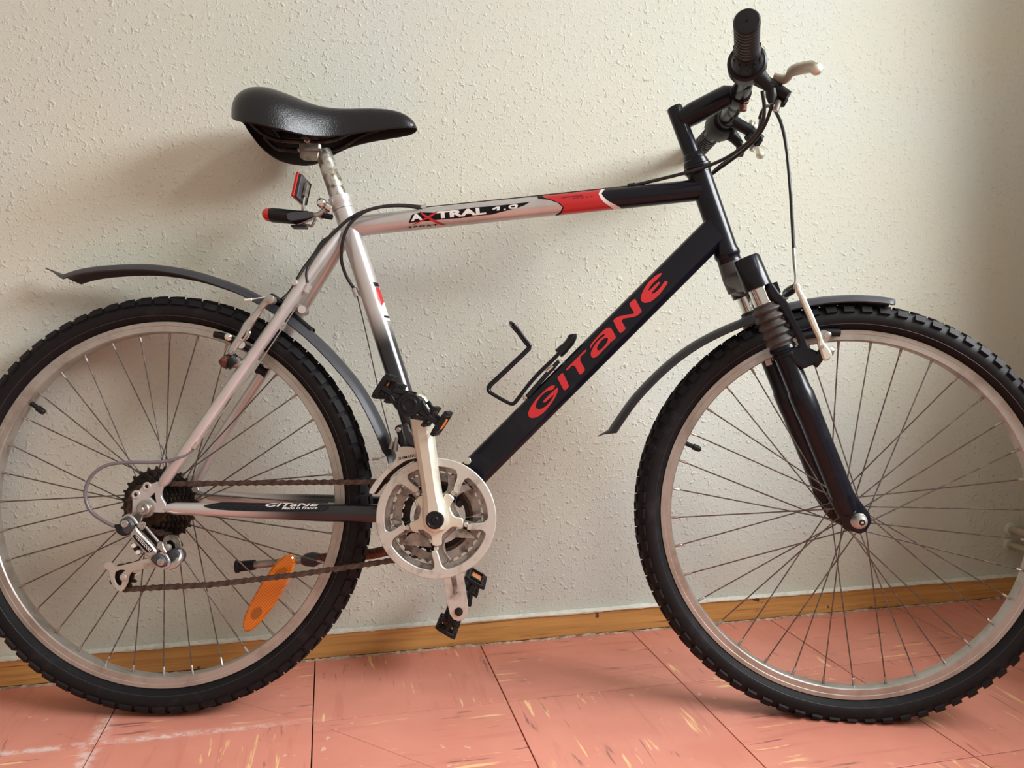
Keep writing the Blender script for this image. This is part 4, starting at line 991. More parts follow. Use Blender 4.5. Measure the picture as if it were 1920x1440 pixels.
part('derailleur_rim', T(spline([V((0.0324,-0.0870,0.2650)), V((0.0404,-0.0870,0.2605)), V((0.0449,-0.0870,0.2520)), V((0.0432,-0.0870,0.2450)), V((0.0362,-0.0870,0.2426))], 5), .0028, 10), 'alu', sub=rd)
part('pivot_tab', plate([(-0.0033,-0.0880,0.3086),(0.0009,-0.0880,0.3079),(0.0054,-0.0880,0.3106),(0.0105,-0.0880,0.3069),(0.0098,-0.0880,0.3020),(0.0058,-0.0880,0.2974),(0.0011,-0.0880,0.2996),(-0.0016,-0.0880,0.3018)], .004, .001), 'alu', sub=rd)
part('pivot_tab', plate([(0.0291,-0.0880,0.2807),(0.0333,-0.0880,0.2816),(0.0372,-0.0880,0.2782),(0.0378,-0.0880,0.2730),(0.0429,-0.0880,0.2662),(0.0403,-0.0880,0.2639),(0.0349,-0.0880,0.2669),(0.0286,-0.0880,0.2713),(0.0271,-0.0880,0.2728)], .004, .001), 'alu', sub=rd)
m = MB()
for u_, v_ in ((265.5,988.5),(271,982),(298,1026.5),(302,1021)): pass
for q in ((0.0052,-0.0905,0.3020), (0.0093,-0.0905,0.3072), (0.0315,-0.0905,0.2730), (0.0344,-0.0905,0.2781)): m.lathe(V(q), (0, -1, 0), [(0, .0022), (.0008, .0018)], 12)
part('rivet', m, 'alu', sub=rd)
part('inner_link', T([V((0.0042,-0.0760,0.3002)), V((0.0238,-0.0760,0.2786))], .0022, 10), 'alu', sub=rd)
part('inner_link', plate([(-0.0002,-0.0740,0.2959),(0.0044,-0.0740,0.2983),(0.0228,-0.0740,0.2771),(0.0190,-0.0740,0.2725)], .004, .0006, it=0), 'cog', sub=rd)
m = MB(); m.lathe(V((0.0466,-0.0760,0.2562)), (0, 1, 0), [(-.004, .0095), (.0, .0118), (.018, .0118), (.020, .010)], 26); part('cage_pivot', m, 'grey_plastic', sub=rd)
part('cage_pivot', T(spline([V((0.0432,-0.0800,0.2436)), V((0.0517,-0.0780,0.2480)), V((0.0545,-0.0740,0.2559)), V((0.0509,-0.0700,0.2638))], 5), [.006]*16, 10), 'alu', sub=rd)
cg = plate([(0.0228,-0.0590,0.2800),(0.0289,-0.0590,0.2855),(0.0383,-0.0590,0.2868),(0.0470,-0.0590,0.2835),(0.0508,-0.0590,0.2727),(0.0511,-0.0590,0.2604),(0.0478,-0.0590,0.2510),(0.0400,-0.0590,0.2524),(0.0328,-0.0590,0.2585),(0.0264,-0.0590,0.2638),(0.0238,-0.0590,0.2723)], .0025, .0005, holes=[xz([(0.0291,-0.0590,0.2770),(0.0354,-0.0590,0.2787),(0.0410,-0.0590,0.2733),(0.0420,-0.0590,0.2664),(0.0405,-0.0590,0.2625),(0.0334,-0.0590,0.2632),(0.0286,-0.0590,0.2700)])])
part('cage_plate', cg, 'ring_dark', sub=rd)
cg = plate([(-0.0651,-0.0590,0.2403),(-0.0622,-0.0590,0.2437),(-0.0562,-0.0590,0.2450),(-0.0514,-0.0590,0.2415),(-0.0499,-0.0590,0.2383),(-0.0389,-0.0590,0.2393),(-0.0209,-0.0590,0.2444),(-0.0030,-0.0590,0.2498),(0.0071,-0.0590,0.2514),(0.0193,-0.0590,0.2446),(0.0185,-0.0590,0.2390),(0.0035,-0.0590,0.2360),(-0.0126,-0.0590,0.2338),(-0.0225,-0.0590,0.2304),(-0.0264,-0.0590,0.2240),(-0.0271,-0.0590,0.2160),(-0.0309,-0.0590,0.2080),(-0.0358,-0.0590,0.2010),(-0.0438,-0.0590,0.2019),(-0.0522,-0.0590,0.2117),(-0.0561,-0.0590,0.2235),(-0.0558,-0.0590,0.2315),(-0.0629,-0.0590,0.2343)], .0025, .0005, holes=[chaikin(xz([(-0.0477,-0.0590,0.2296),(-0.0407,-0.0590,0.2333),(-0.0317,-0.0590,0.2329),(-0.0366,-0.0590,0.2288),(-0.0394,-0.0590,0.2218),(-0.0362,-0.0590,0.2149),(-0.0390,-0.0590,0.2089),(-0.0441,-0.0590,0.2108),(-0.0484,-0.0590,0.2197)]), 1)], it=1)
part('cage_plate', cg, 'ring', sub=rd)
part('jockey_wheel', ringmesh((lower.x, 0, lower.z), [toothed(.0205, 11, 0, 0, 0, h=.0055)], .0060, -.0500), 'cog', sub=rd)
part('jockey_wheel', ringmesh((upper.x, 0, upper.z), [toothed(.0205, 11, 0, 0, 0, h=.0055)], .0060, -.0500), 'cog', sub=rd)
m = MB(); m.lathe(V((-0.0339,-0.0600,0.2225)), (0, -1, 0), [(0, .0058), (.002, .0056), (.003, .0040), (.004, .0035), (.0042, .002)], 20); m.lathe(V((0.0320,-0.0600,0.2680)), (0, -1, 0), [(0, .0050), (.004, .0046), (.005, .003)], 16)
part('pulley_bolt', m, 'ring', sub=rd)
part('screw_block', plate([(-0.0102,-0.0840,0.2783),(-0.0048,-0.0840,0.2761),(0.0008,-0.0840,0.2686),(0.0032,-0.0840,0.2656),(0.0011,-0.0840,0.2603),(-0.0036,-0.0840,0.2625),(-0.0077,-0.0840,0.2700),(-0.0108,-0.0840,0.2745)], .010, .001), 'black_plastic', sub=rd)
for q in ((-0.0054,-0.0890,0.2753), (0.0008,-0.0890,0.2656)):
    m = MB(); m.tube([V(q) + V((0, .006, 0)), V(q) + V((0, -.003, 0))], .0032, 12); part('adjusting_screw', m, 'pale_cap', sub=rd)
m = MB(); m.tube([V((-0.0175,-0.0600,0.2252)), V((-0.0080,-0.0600,0.2301))], .0014, 8); part('cable_end', m, 'pale_cap', sub=rd)
# ---- front derailleur
fd = part('front_derailleur', plate([(0.3761,-0.0680,0.4218),(0.3820,-0.0680,0.4243),(0.3960,-0.0680,0.4241),(0.4030,-0.0680,0.4202),(0.4101,-0.0680,0.4124),(0.4052,-0.0680,0.4074),(0.3884,-0.0680,0.4042),(0.3707,-0.0680,0.3920),(0.3570,-0.0680,0.3790),(0.3473,-0.0680,0.3640),(0.3406,-0.0680,0.3530),(0.3332,-0.0680,0.3535),(0.3339,-0.0680,0.3588),(0.3432,-0.0680,0.3738),(0.3588,-0.0680,0.3909),(0.3715,-0.0680,0.4029)], .0030, .0006, it=1), 'ring', label='worn silver front derailleur cage')
part('cage_edge', T(spline([V((0.3341,-0.0640,0.3535)), V((0.3504,-0.0640,0.3775)), V((0.3716,-0.0640,0.3945)), V((0.3922,-0.0640,0.4048)), V((0.4097,-0.0640,0.4086))], 5), .0022, 8), 'cog', sub=fd)
tm = text_mesh('SHIMANO', (0.3767,-0.0698,0.4041), (0.4032,-0.0698,0.4096), .0040, .012)
for v in tm.vertices: v.co.y = -.0698
part('cage_lettering', tm, 'decal_black', sub=fd)
part('cage_plate', plate([(0.3768,-0.0480,0.4128),(0.3954,-0.0480,0.4163),(0.4076,-0.0480,0.4084),(0.3900,-0.0480,0.3985),(0.3692,-0.0480,0.3853),(0.3518,-0.0480,0.3641),(0.3408,-0.0480,0.3494),(0.3359,-0.0480,0.3526),(0.3531,-0.0480,0.3802)], .002, .0003), 'cog', sub=fd)
part('derailleur_link', plate([(0.3797,-0.0560,0.4558),(0.3852,-0.0560,0.4590),(0.3893,-0.0560,0.4559),(0.3911,-0.0560,0.4487),(0.3960,-0.0560,0.4440),(0.3994,-0.0560,0.4344),(0.3987,-0.0560,0.4232),(0.3907,-0.0560,0.4246),(0.3840,-0.0560,0.4390),(0.3798,-0.0560,0.4485)], .010, .002, it=2), 'grey_plastic', sub=fd)
part('derailleur_body', plate([(0.3643,-0.0300,0.4501),(0.3700,-0.0300,0.4559),(0.3774,-0.0300,0.4552),(0.3818,-0.0300,0.4405),(0.3846,-0.0300,0.4217),(0.3781,-0.0300,0.4183),(0.3705,-0.0300,0.4280),(0.3703,-0.0300,0.4403)], .026, .003, it=1), 'black_plastic', sub=fd)
m = MB(); m.lathe(V((0.3715,-0.0440,0.4481)), (0, -1, 0), [(0, .0042), (.003, .0040), (.004, .003)], 14)
m.tube([V((0.3695,-0.0400,0.4366)), V((0.3666,-0.0400,0.4154))], .0035, 10); m.tube([V((0.3614,-0.0300,0.4295)), V((0.3584,-0.0300,0.4180))], .0045, 10)
part('clamp_bolt', m, 'steel', sub=fd)
m = MB(); q = ST_T.lerp(ST_B, .80); m.lathe(q - (ST_B - ST_T).normalized() * .008, (ST_B - ST_T), [(0, .0175), (.001, .0188), (.015, .0188), (.016, .0175)], 26)
part('clamp_band', m, 'black_plastic', sub=fd)
part('clamp_ear', plate([(0.4728,-0.0200,0.4035),(0.4794,-0.0200,0.4069),(0.4820,-0.0200,0.3995),(0.4771,-0.0200,0.3945),(0.4688,-0.0200,0.3977)], .003, .0004), 'crank', sub=fd)
# ---- rear V-brake
def vbrake(side, arm3, base_pts, sub_mat, steer):
    pass
ra = part('brake_arm', plate([(0.1727,-0.0620,0.6481),(0.1765,-0.0620,0.6498),(0.1821,-0.0620,0.6472),(0.1835,-0.0620,0.6427),(0.1808,-0.0620,0.6386),(0.1758,-0.0620,0.6360),(0.1688,-0.0620,0.6314),(0.1640,-0.0620,0.6212),(0.1562,-0.0620,0.6110),(0.1499,-0.0620,0.5989),(0.1470,-0.0620,0.5948),(0.1417,-0.0620,0.5816),(0.1328,-0.0620,0.5745),(0.1275,-0.0620,0.5663),(0.1232,-0.0620,0.5582),(0.1182,-0.0620,0.5562),(0.1145,-0.0620,0.5632),(0.1173,-0.0620,0.5692),(0.1256,-0.0620,0.5814),(0.1324,-0.0620,0.5936),(0.1372,-0.0620,0.6047),(0.1440,-0.0620,0.6129),(0.1558,-0.0620,0.6252),(0.1646,-0.0620,0.6384)], .0090, .002, holes=[chaikin(xz([(0.1445,-0.0620,0.5937),(0.1416,-0.0620,0.5897),(0.1357,-0.0620,0.5826),(0.1377,-0.0620,0.5811),(0.1427,-0.0620,0.5857),(0.1455,-0.0620,0.5917)]), 1)]), 'alu')
m = MB(); m.lathe(V((0.1784,-0.0580,0.6417)), (0, -1, 0), [(-.004, .006), (.006, .0068), (.011, .0066), (.012, .005)], 18)
m.lathe(V((0.1217,-0.0660,0.5628)), (0, -1, 0), [(0, .0035), (.003, .003)], 12)
part('arm_bolt', m, 'alu', sub=ra)
m = MB(); m.tube([V((0.1061,-0.0560,0.5528)), V((0.1102,-0.0560,0.5488)), V((0.1152,-0.0560,0.5464))], [.0095, .0110, .0110], 20)
part('pivot_cap', m, 'rust', sub=ra)
m = MB(); m.tube([V((0.1158,-0.0560,0.5529)), V((0.1242,-0.0540,0.5434))], [.0115, .0115], 18); part('pivot_bush', m, 'black_plastic', sub=ra)
m = MB(); m.tube([V((0.1233,-0.0540,0.5483)), V((0.1392,-0.0500,0.5389))], [.0090, .0085], 18); m.lathe(V((0.1281,-0.0560,0.5490)), (0, -1, 0), [(0, .006), (.006, .006)], 12)
part('pivot_stud', m, 'steel', sub=ra)
m = MB(); m.tube([V((0.0768,-0.0190,0.5923)), V((0.0869,-0.0190,0.5907)), V((0.0988,-0.0190,0.5867)), V((0.1394,-0.0190,0.5655))], .0052, 10, rad2=.0055)
part('brake_pad', m, 'black_plastic', sub=ra)
m = MB(); m.tube([V((0.1006,-0.0240,0.5880)), V((0.1149,-0.0600,0.5849))], .0052, 14); m.lathe(V((0.1149,-0.0600,0.5849)), (0, -1, 0), [(0, .0058), (.003, .0056), (.005, .003)], 14); m.tube([V((0.1214,-0.0300,0.5761)), V((0.1323,-0.0560,0.5741))], .006, 14)
part('pad_bolt', m, 'chrome', sub=ra)
part('pinch_wire', T([V((0.1378,-0.0600,0.6410)), V((0.1483,-0.0600,0.6423)), V((0.1491,-0.0600,0.6427)), V((0.1733,-0.0600,0.6471))], [.0022, .0022, .0009, .0009], 8), 'pale_cap', sub=ra)
part('noodle', T(spline([V((0.1790,-0.0550,0.6446)), V((0.1746,-0.0200,0.6469)), V((0.1727,0.0200,0.6446)), V((0.1752,0.0500,0.6415))], 5), .0042, 12), 'black_plastic', sub=ra)
ra2 = part('brake_arm', T(spline([V((0.1891,0.0600,0.6429)), V((0.1755,0.0600,0.6143)), V((0.1531,0.0600,0.5820)), V((0.1317,0.0600,0.5444))], 4), .0058, 12, rad2=.0045), 'alu')
m = MB(); m.tube([V((0.1229,0.0520,0.5439)), V((0.1390,0.0520,0.5353))], .0095, 16); part('pivot_bush', m, 'black_plastic', sub=ra2)
m = MB(); m.tube([V((0.0864,0.0190,0.5848)), V((0.1282,0.0190,0.5664))], .0052, 10); part('brake_pad', m, 'black_plastic', sub=ra2)
# ---- rear mudguard
def guardstrip(path, widths, drop, name, steer, thick=.0016):
    pts = [V(q) for q in path]; n_ = len(pts); K = 12; vs_ = []; fs = []
    for i in range(n_):
        d = pts[min(i + 1, n_ - 1)] - pts[max(i - 1, 0)]; d.normalize(); nn = V((-d.z, 0, d.x))
        if nn.dot(V((0, 0, 1))) < 0 and False: nn = -nn
        for t_ in (0, 1):
            for k in range(K + 1):
                f_ = -1 + 2 * k / K
                vs_.append(pts[i] + V((0, f_ * (widths[i] - t_ * thick), 0)) - nn * SG * (drop[i] * (1 - math.sqrt(max(0, 1 - (abs(f_) ** 2.2) * .96))) + t_ * thick))
    S_ = 2 * (K + 1)
    for i in range(n_ - 1):
        for t_ in (0, 1):
            for k in range(K):
                a = i * S_ + t_ * (K + 1) + k; fs.append((a, a + 1, a + 1 + S_, a + S_))
        for k in (0, K): a = i * S_ + k; fs.append((a, a + K + 1, a + K + 1 + S_, a + S_))
    for i in (0, n_ - 1):
        for k in range(K): a = i * S_ + k; fs.append((a, a + 1, a + K + 2, a + K + 1))
    return part(name, MB().add(vs_, fs), 'guard', steer=steer, ang=50)
SG = 1
rp = spline([V(q) for q in [(-0.1696,0.0000,0.6856),(-0.1399,0.0000,0.6953),(-0.0973,0.0000,0.7014),(-0.0333,0.0000,0.7038),(0.0310,0.0000,0.6956),(0.0954,0.0000,0.6768),(0.1384,0.0000,0.6585),(0.1858,0.0000,0.6311),(0.2376,0.0000,0.5910),(0.2765,0.0000,0.5518),(0.3094,0.0000,0.5117),(0.3348,0.0000,0.4682),(0.3541,0.0000,0.4265),(0.3639,0.0000,0.3981)]], 4)
rp = rp[::-1]; SG = -1
L_ = len(rp)
wd_ = [.027 if i > 3 else .024 for i in range(L_)]; dr_ = [.015] * L_
tip = V((-0.2016,0.0000,0.6963)); rp2 = rp + [tip.lerp(rp[-1], .5), tip]
mg = guardstrip(rp2, [.022] * 3 + [.027] * (L_ - 4) + [.020, .011, .005], [.012] * 3 + [.015] * (L_ - 4) + [.006, .001, .0], 'mudguard', False)
mg['label'] = 'black rear mudguard with a pointed tail'
m = MB(); a = V((0.1580,0.0000,0.6554)); b = V((0.1787,0.0000,0.6429)); m.tube([a, b], .006, 10, rad2=.010)
a = V((0.1884,0.0000,0.6269)); b = V((0.2256,0.0000,0.5968)); dx = (b - a).normalized(); m.box((a + b) / 2 + V((0, 0, .004)), ((b - a).length, .026, .008), dx, (0, 1, 0), bev=.002)
part('mudguard_clamp', m, 'black_plastic', sub=mg)
m = MB(); m.tube([V((0.1991,0.0000,0.6414)), V((0.2129,0.0000,0.6357))], .0055, 12); m.lathe(V((0.2106,-0.0100,0.6327)), (0, -1, 0), [(-.02, .0065), (.002, .0065), (.003, .0045), (.010, .0045)], 6)
part('clamp_bolt', m, 'steel', sub=mg)
m = MB(); m.tube([V((0.3250,-0.0040,0.4003)), V((0.3351,-0.0040,0.4009))], .0022, 8); m.tube([V((0.3351,-0.0040,0.4009)), V((0.3584,-0.0040,0.4117))], .0008, 6)
part('cable_end', m, 'steel', sub=mg)
# ---- kickstand on the far side
ks = part('kickstand', T([V((0.3447,0.0450,0.2494)), V((0.3196,0.0500,0.2429)), V((0.2662,0.0550,0.2351)), V((0.2229,0.0600,0.2308))], [.0085, .0088, .0085, .0085], 16), 'rust', label='rusty brown kickstand folded up')
part('stand_joint', T([V((0.2299,0.0600,0.2318)), V((0.2193,0.0600,0.2299)), V((0.2070,0.0600,0.2288)), V((0.2000,0.0600,0.2278))], [.0085, .0125, .0105, .0065], 16), 'grey_plastic', sub=ks)
part('stand_tube', T([V((0.2017,0.0600,0.2287)), V((0.1135,0.0660,0.2174))], [.0062, .0062], 14), 'steel', sub=ks)
part('stand_foot', T([V((0.1206,0.0660,0.2184)), V((0.0951,0.0680,0.2150)), V((0.0925,0.0680,0.2147)), V((0.0889,0.0680,0.2143))], [.0085, .0088, .0108, .0108], 16), 'black_plastic', sub=ks)
# ---- spoke reflector
rfp = [(0.1979,-0.0120,0.2523),(0.2054,-0.0120,0.2508),(0.2097,-0.0120,0.2426),(0.2091,-0.0120,0.2327),(0.2029,-0.0120,0.2137),(0.1925,-0.0120,0.1946),(0.1829,-0.0120,0.1779),(0.1692,-0.0120,0.1596),(0.1546,-0.0120,0.1421),(0.1424,-0.0120,0.1321),(0.1332,-0.0120,0.1319),(0.1305,-0.0120,0.1409),(0.1327,-0.0120,0.1549),(0.1413,-0.0120,0.1756),(0.1549,-0.0120,0.2005),(0.1694,-0.0120,0.2238),(0.1815,-0.0120,0.2405)]
wf = part('spoke_reflector', plate(rfp, .010, .0025, it=2), 'amber', label='long amber reflector clipped to the rear spokes')
part('reflector_mount', plate([(0.1819,-0.0176,0.2268),(0.1950,-0.0176,0.2328),(0.2001,-0.0176,0.2288),(0.1937,-0.0176,0.2172),(0.1838,-0.0176,0.2137),(0.1787,-0.0176,0.2186)], .0006, .0, it=1), 'amber_inner', sub=wf)
part('reflector_mount', plate([(0.1484,-0.0176,0.1673),(0.1583,-0.0176,0.1707),(0.1618,-0.0176,0.1642),(0.1570,-0.0176,0.1543),(0.1488,-0.0176,0.1509),(0.1437,-0.0176,0.1574)], .0006, .0, it=1), 'amber_inner', sub=wf)
# ---- bottle cage on the down tube
def cagewire(y):
    return [V(q) + V((0, y, 0)) for q in [(0.5441,0.0000,0.6127),(0.5518,0.0000,0.6043),(0.5630,0.0000,0.5893),(0.5698,0.0000,0.5809),(0.5657,0.0000,0.5749),(0.5424,0.0000,0.5519),(0.5175,0.0000,0.5279),(0.5075,0.0000,0.5177),(0.5068,0.0000,0.5101),(0.5128,0.0000,0.5052),(0.5306,0.0000,0.4953),(0.5416,0.0000,0.4904),(0.5466,0.0000,0.4913),(0.5524,0.0000,0.4981),(0.5681,0.0000,0.5194),(0.5847,0.0000,0.5389),(0.6013,0.0000,0.5552),(0.6154,0.0000,0.5697)]]
m = MB()
for y in (-.0220, .0220): m.tube(spline(cagewire(y), 4), .0029, 10)
cp = cagewire(0)[0]; m.tube(spline([cp + V((0, -.022, 0)), cp + V((-.004, -.014, .004)), cp + V((-.005, 0, .005)), cp + V((-.004, .014, .004)), cp + V((0, .022, 0))], 4), .0029, 10)
bc = part('bottle_cage', m, 'black')
part('cage_plate', plate([(0.5641,-0.0040,0.5033),(0.5764,-0.0040,0.5185),(0.6012,-0.0040,0.5474),(0.6145,-0.0040,0.5610),(0.6179,-0.0040,0.5560),(0.6047,-0.0040,0.5407),(0.5832,-0.0040,0.5153),(0.5708,-0.0040,0.5000)], .018, .001, it=0), 'black_plastic', sub=bc)
m = MB()
for q in ((0.5650,0.0000,0.5017), (0.6106,0.0000,0.5477)): m.tube([V(q) + DN * .004, V(q) - DN * .008], .0045, 14); m.tube([V(q) + DN * .001, V(q) - DN * .001], .007, 14)
m.tube([V((0.5960,-0.0120,0.5411)), V((0.6059,-0.0120,0.5504))], .0032, 10)
part('cage_bolt', m, 'chrome', sub=bc)
part('rubber_hook', T(spline([V((0.6154,0.0000,0.5705)), V((0.6245,0.0000,0.5791)), V((0.6328,0.0000,0.5885)), V((0.6370,0.0000,0.5970)), V((0.6369,0.0000,0.6012))], 4), [.0080] * 5 + [.0072] * 11 + [.005], 14, rad2=[.012] * 16 + [.009]), 'black_plastic', sub=bc)
# ================================================================ steered parts
def fpart(*a, **k): return part(*a, steer=True, **k)
HC = V((0.89456, 0, 0.97837)); 
HE = {s: V((0.89456 - 0.03144, s * 0.27214, 0.97837)) for s in (-1, 1)}
# stem
q0 = V((0.7950,0.0000,0.9663)); q1 = V((0.8268,0.0000,0.8816))
m = MB(); m.tube([q0, q0.lerp(q1, .02), q0.lerp(q1, .04), q1], [.0112, .0122, .0126, .0126], 26)
stem = fpart('stem', m, 'black')
part('stem_extension', T([q0.lerp(q1, .27), V((0.8251,0.0000,0.9552)), V((0.8759,0.0000,0.9814)), HC + V((-.004, 0, .001))], [.0155, .0178, .0172, .0165], 28), 'black', sub=stem)
m = MB(); m.lathe(HC, (0, 1, 0), [(-.024, .0155), (-.022, .0168), (.022, .0168), (.024, .0155)], 28); part('stem_clamp', m, 'black', sub=stem)
m = MB(); m.lathe(V((0.8997,-0.0160,0.9724)), (0, .15, -1), [(0, .0085), (.006, .0092), (.009, .0085), (.0095, .0060), (.020, .0060), (.021, .004)], 6, True)
part('clamp_bolt', m, 'rust', sub=stem, label='rusty clamp bolt')
m = MB(); m.lathe(V((0.9010,-0.0160,0.9939)), (0, .1, -1), [(0, .0060), (.006, .0060), (.007, .0082), (.012, .0082), (.013, .0058), (.018, .0058)], 14)
part('clamp_bolt', m, 'chrome', sub=stem)
# handlebar
m = MB(); m.tube(spline([HE[-1], HC.lerp(HE[-1], .55) + V((.006, 0, 0)), HC.lerp(HE[-1], .15) + V((.002, 0, 0)), HC, HC.lerp(HE[1], .15) + V((.002, 0, 0)), HC.lerp(HE[1], .55) + V((.006, 0, 0)), HE[1]], 5), .0112, 22)
hb = fpart('handlebar', m, 'black')
for s in (-1, 1):
    m = MB(); m.lathe(HC + V((0, s * .024, 0)), (0, s, 0), [(0, .0138), (.030, .0132), (.040, .0114)], 24)
    part('bar_sleeve', m, 'black', sub=hb)
    E = HE[s]; D = (HC.lerp(E, .55) + V((.006, 0, 0)) - E).normalized()   # pointing inboard
    prof = [(-.0005, .0105), (.0, .0150), (.003, .0168), (.006, .0170)]
    x = .008
    while x < .085:
        prof += [(x, .0165), (x + .0016, .0150), (x + .0040, .0148), (x + .0054, .0165)]; x += .0095
    prof += [(.090, .0160), (.092, .0150)]
    m = MB(); m.lathe(E, D, prof, 30); g = fpart('grip', m, 'grip')
    m = MB(); m.lathe(E, -D, [(-.001, .0018), (.0009, .0018)], 10); part('grip_hole', m, 'decal_black', sub=g)
    m = MB(); m.lathe(E, D, [(.092, .0165), (.095, .0185), (.118, .0205), (.124, .0220), (.130, .0222), (.1305, .0150)], 32)
    # raised ribs on the twist collar
    for k in range(12):
        a = 2 * PI * k / 12
        u_ = V((0, 0, 1)) - D * D.z; u_.normalize(); w_ = D.cross(u_)
        rdv = u_ * math.cos(a) + w_ * math.sin(a)
        m.box(E + D * .106 + rdv * .0195, (.020, .0035, .0024), D, rdv.cross(D), bev=.0006)
    tw = fpart('twist_shifter', m, 'grip')
    m = MB(); m.lathe(E, D, [(.1305, .0245), (.133, .0272), (.148, .0272), (.158, .0250), (.166, .0215), (.1665, .0130)], 32)
    fwd = V((.62, 0, -.78)); C1 = E + D * .140
    m.tube([C1 + fwd * .012, C1 + fwd * .030 + V((.004, 0, 0)), C1 + fwd * .043 + V((.006, 0, -.003))], [.0145, .0095, .0070], 18, rad2=[.0100, .0085, .0070])
    part('shifter_housing', m, 'black_plastic', sub=tw)
    b0 = C1 + fwd * .043 + V((.006, 0, -.003))
    m = MB(); m.tube([b0, b0 + V((.001, 0, -.010)), b0 + V((.001, 0, -.020))], [.0072, .0078, .0036], 14)
    part('cable_boot', m, 'black_plastic', sub=tw)
    # brake lever
    C2 = E + D * .174; f2 = V((.86, 0, -.50)).normalized()
    m = MB(); m.lathe(C2 - D * .008, D, [(0, .0150), (.002, .0170), (.014, .0170), (.016, .0150)], 26)
    m.tube([C2 + f2 * .012, C2 + f2 * .040, C2 + f2 * .066 + V((.0, -s * -.004, -.004))], [.0105, .0095, .0075], 14, rad2=[.0085, .0095, .0100])
    m.box(C2 + f2 * .050 + V((0, -D.y * -.004, -.012)), (.030, .018, .016), f2, (0, 1, 0), bev=.004)
    br = fpart('brake_lever_mount', m, 'black_plastic')
    pth = spline([V((q[0], -s * q[1], q[2])) for q in [(0.9299,-0.1000,0.9694),(0.9402,-0.1080,0.9645),(0.9446,-0.1220,0.9628),(0.9451,-0.1400,0.9634),(0.9520,-0.1700,0.9559),(0.9593,-0.1950,0.9480),(0.9628,-0.2030,0.9426)]], 5)
    n_ = len(pth)
    m = MB(); m.tube(pth, [.0060 + .0022 * min(1, abs(k - n_ * .3) / (n_ * .3)) for k in range(n_)], 14, rad2=[.0042] * n_, up=(1, 0, 0))
    m.lathe(pth[-1] - V((0, s * .006, 0)), (.4, s, 0), [(-.004, .004), (0, .0075), (.005, .0080), (.008, .0065), (.010, .003)], 16)
    part('lever_blade', m, 'crank', sub=br)
    m = MB(); m.tube([C2 + f2 * .052 + V((0, 0, -.016)), C2 + f2 * .052 + V((-.004, 0, -.030))], [.0050, .0042], 12); part('barrel_adjuster', m, 'steel', sub=br)
# ---- fork
YL = .0580
def leg_axis(s):
    a = V((0.9084,-0.0580,0.6955)); b = V((1.0553,-0.0580,0.3346)); a.y = b.y = s * YL; return a, b
fk = None
for s in (-1, 1):
    a, b = leg_axis(s); d = (b - a).normalized(); Lg = (b - a).length
    def pt(t_): return a + d * t_
    # stations along the near leg in metres from the cap centre
    if fk is None:
        # crown joins both legs to the steerer
        m = MB()
        h0 = V((0.8851,0.0000,0.7186)); h1 = V((0.9012,0.0000,0.6739))
        m.tube([h0, h0.lerp(h1, .5), h1], [.0190, .0205, .0190], 22)
        c0 = h0.lerp(h1, .62)
        A_, _ = leg_axis(-1); B_, _ = leg_axis(1)
        m.tube(spline([A_ + d * .012, (A_ + c0 * 2) / 3 + d * .006, c0, (B_ + c0 * 2) / 3 + d * .006, B_ + d * .012], 4), .0200, 18, rad2=.0170, up=(0, 0, 1))
        fk = fpart('fork', m, 'crown', label='black suspension fork')
    m = MB(); m.lathe(pt(-.024), d, [(0, .010), (.001, .0178), (.004, .0200), (.044, .0205), (.050, .0205), (.051, .0170)], 30)
    part('crown_cap', m, 'black', sub=fk)
    part('stanchion', T([pt(.020), pt(.090)], .0152, 26), 'chrome', sub=fk)
    prof = [(0, .0155), (.002, .0185)]
    for k in range(5):
        z = .004 + .0125 * k; prof += [(z, .0175), (z + .0055, .0235 - .0006 * k), (z + .0075, .0235 - .0006 * k), (z + .0115, .0172)]
    prof += [(.068, .0185), (.070, .0170)]
    m = MB(); m.lathe(pt(.052), d, prof, 30); part('fork_boot', m, 'boot', sub=fk)
    m = MB(); m.lathe(pt(.120), d, [(0, .0165), (.001, .0195), (.006, .0200), (.007, .0180), (.010, .0180), (.011, .0200), (.016, .0198), (.017, .0165), (.070, .0165), (.076, .0182), (.105, .0182), (.112, .0172), (.240, .0170), (Lg - .150, .0158), (Lg - .125, .0130), (Lg - .118, .006)], 30)
    part('fork_leg', m, 'black', sub=fk)
    m = MB(); ax = V((LB, s * .056, R0)); m.tube([pt(Lg - .050), pt(Lg - .020), ax, ax + d * .010, ax + d * .019], [.0150, .0185, .0200, .0170, .0060], 20, rad2=[.0120, .0080, .0065, .0060, .004])
    part('fork_dropout', m, 'black', sub=fk)
m = MB(); ax = V((LB, 0, R0))
m.lathe(ax, (0, -1, 0), [(.058, .0120), (.062, .0120), (.0625, .0115), (.068, .0108), (.074, .0085), (.078, .0052), (.0780, .0046), (.0768, .0042)], 26)
m2 = MB(); m2.lathe(ax, (0, 1, 0), [(.058, .0120), (.068, .0108), (.078, .0052)], 22); fpart('axle_nut', m2, 'steel')
nut = fpart('axle_nut', m, 'bright_steel', label='domed silver front axle nut')
m = MB(); m.lathe(ax, (0, -1, 0), [(.0765, .0042), (.0783, .0038), (.0783, .0024), (.0770, .0022)], 16); part('axle_end', m, 'cog', sub=nut)
m = MB(); m.lathe(ax, (0, -1, 0), [(.0765, .0020), (.0795, .0019), (.0800, .0012)], 14); part('axle_tip', m, 'bright_steel', sub=nut)
part('sticker', plate([(0.9470,0.0415,0.5683),(0.9562,0.0415,0.5701),(0.9597,0.0415,0.5589),(0.9505,0.0415,0.5554)], .0006, 0, it=0), 'pale_cap', sub=fk)
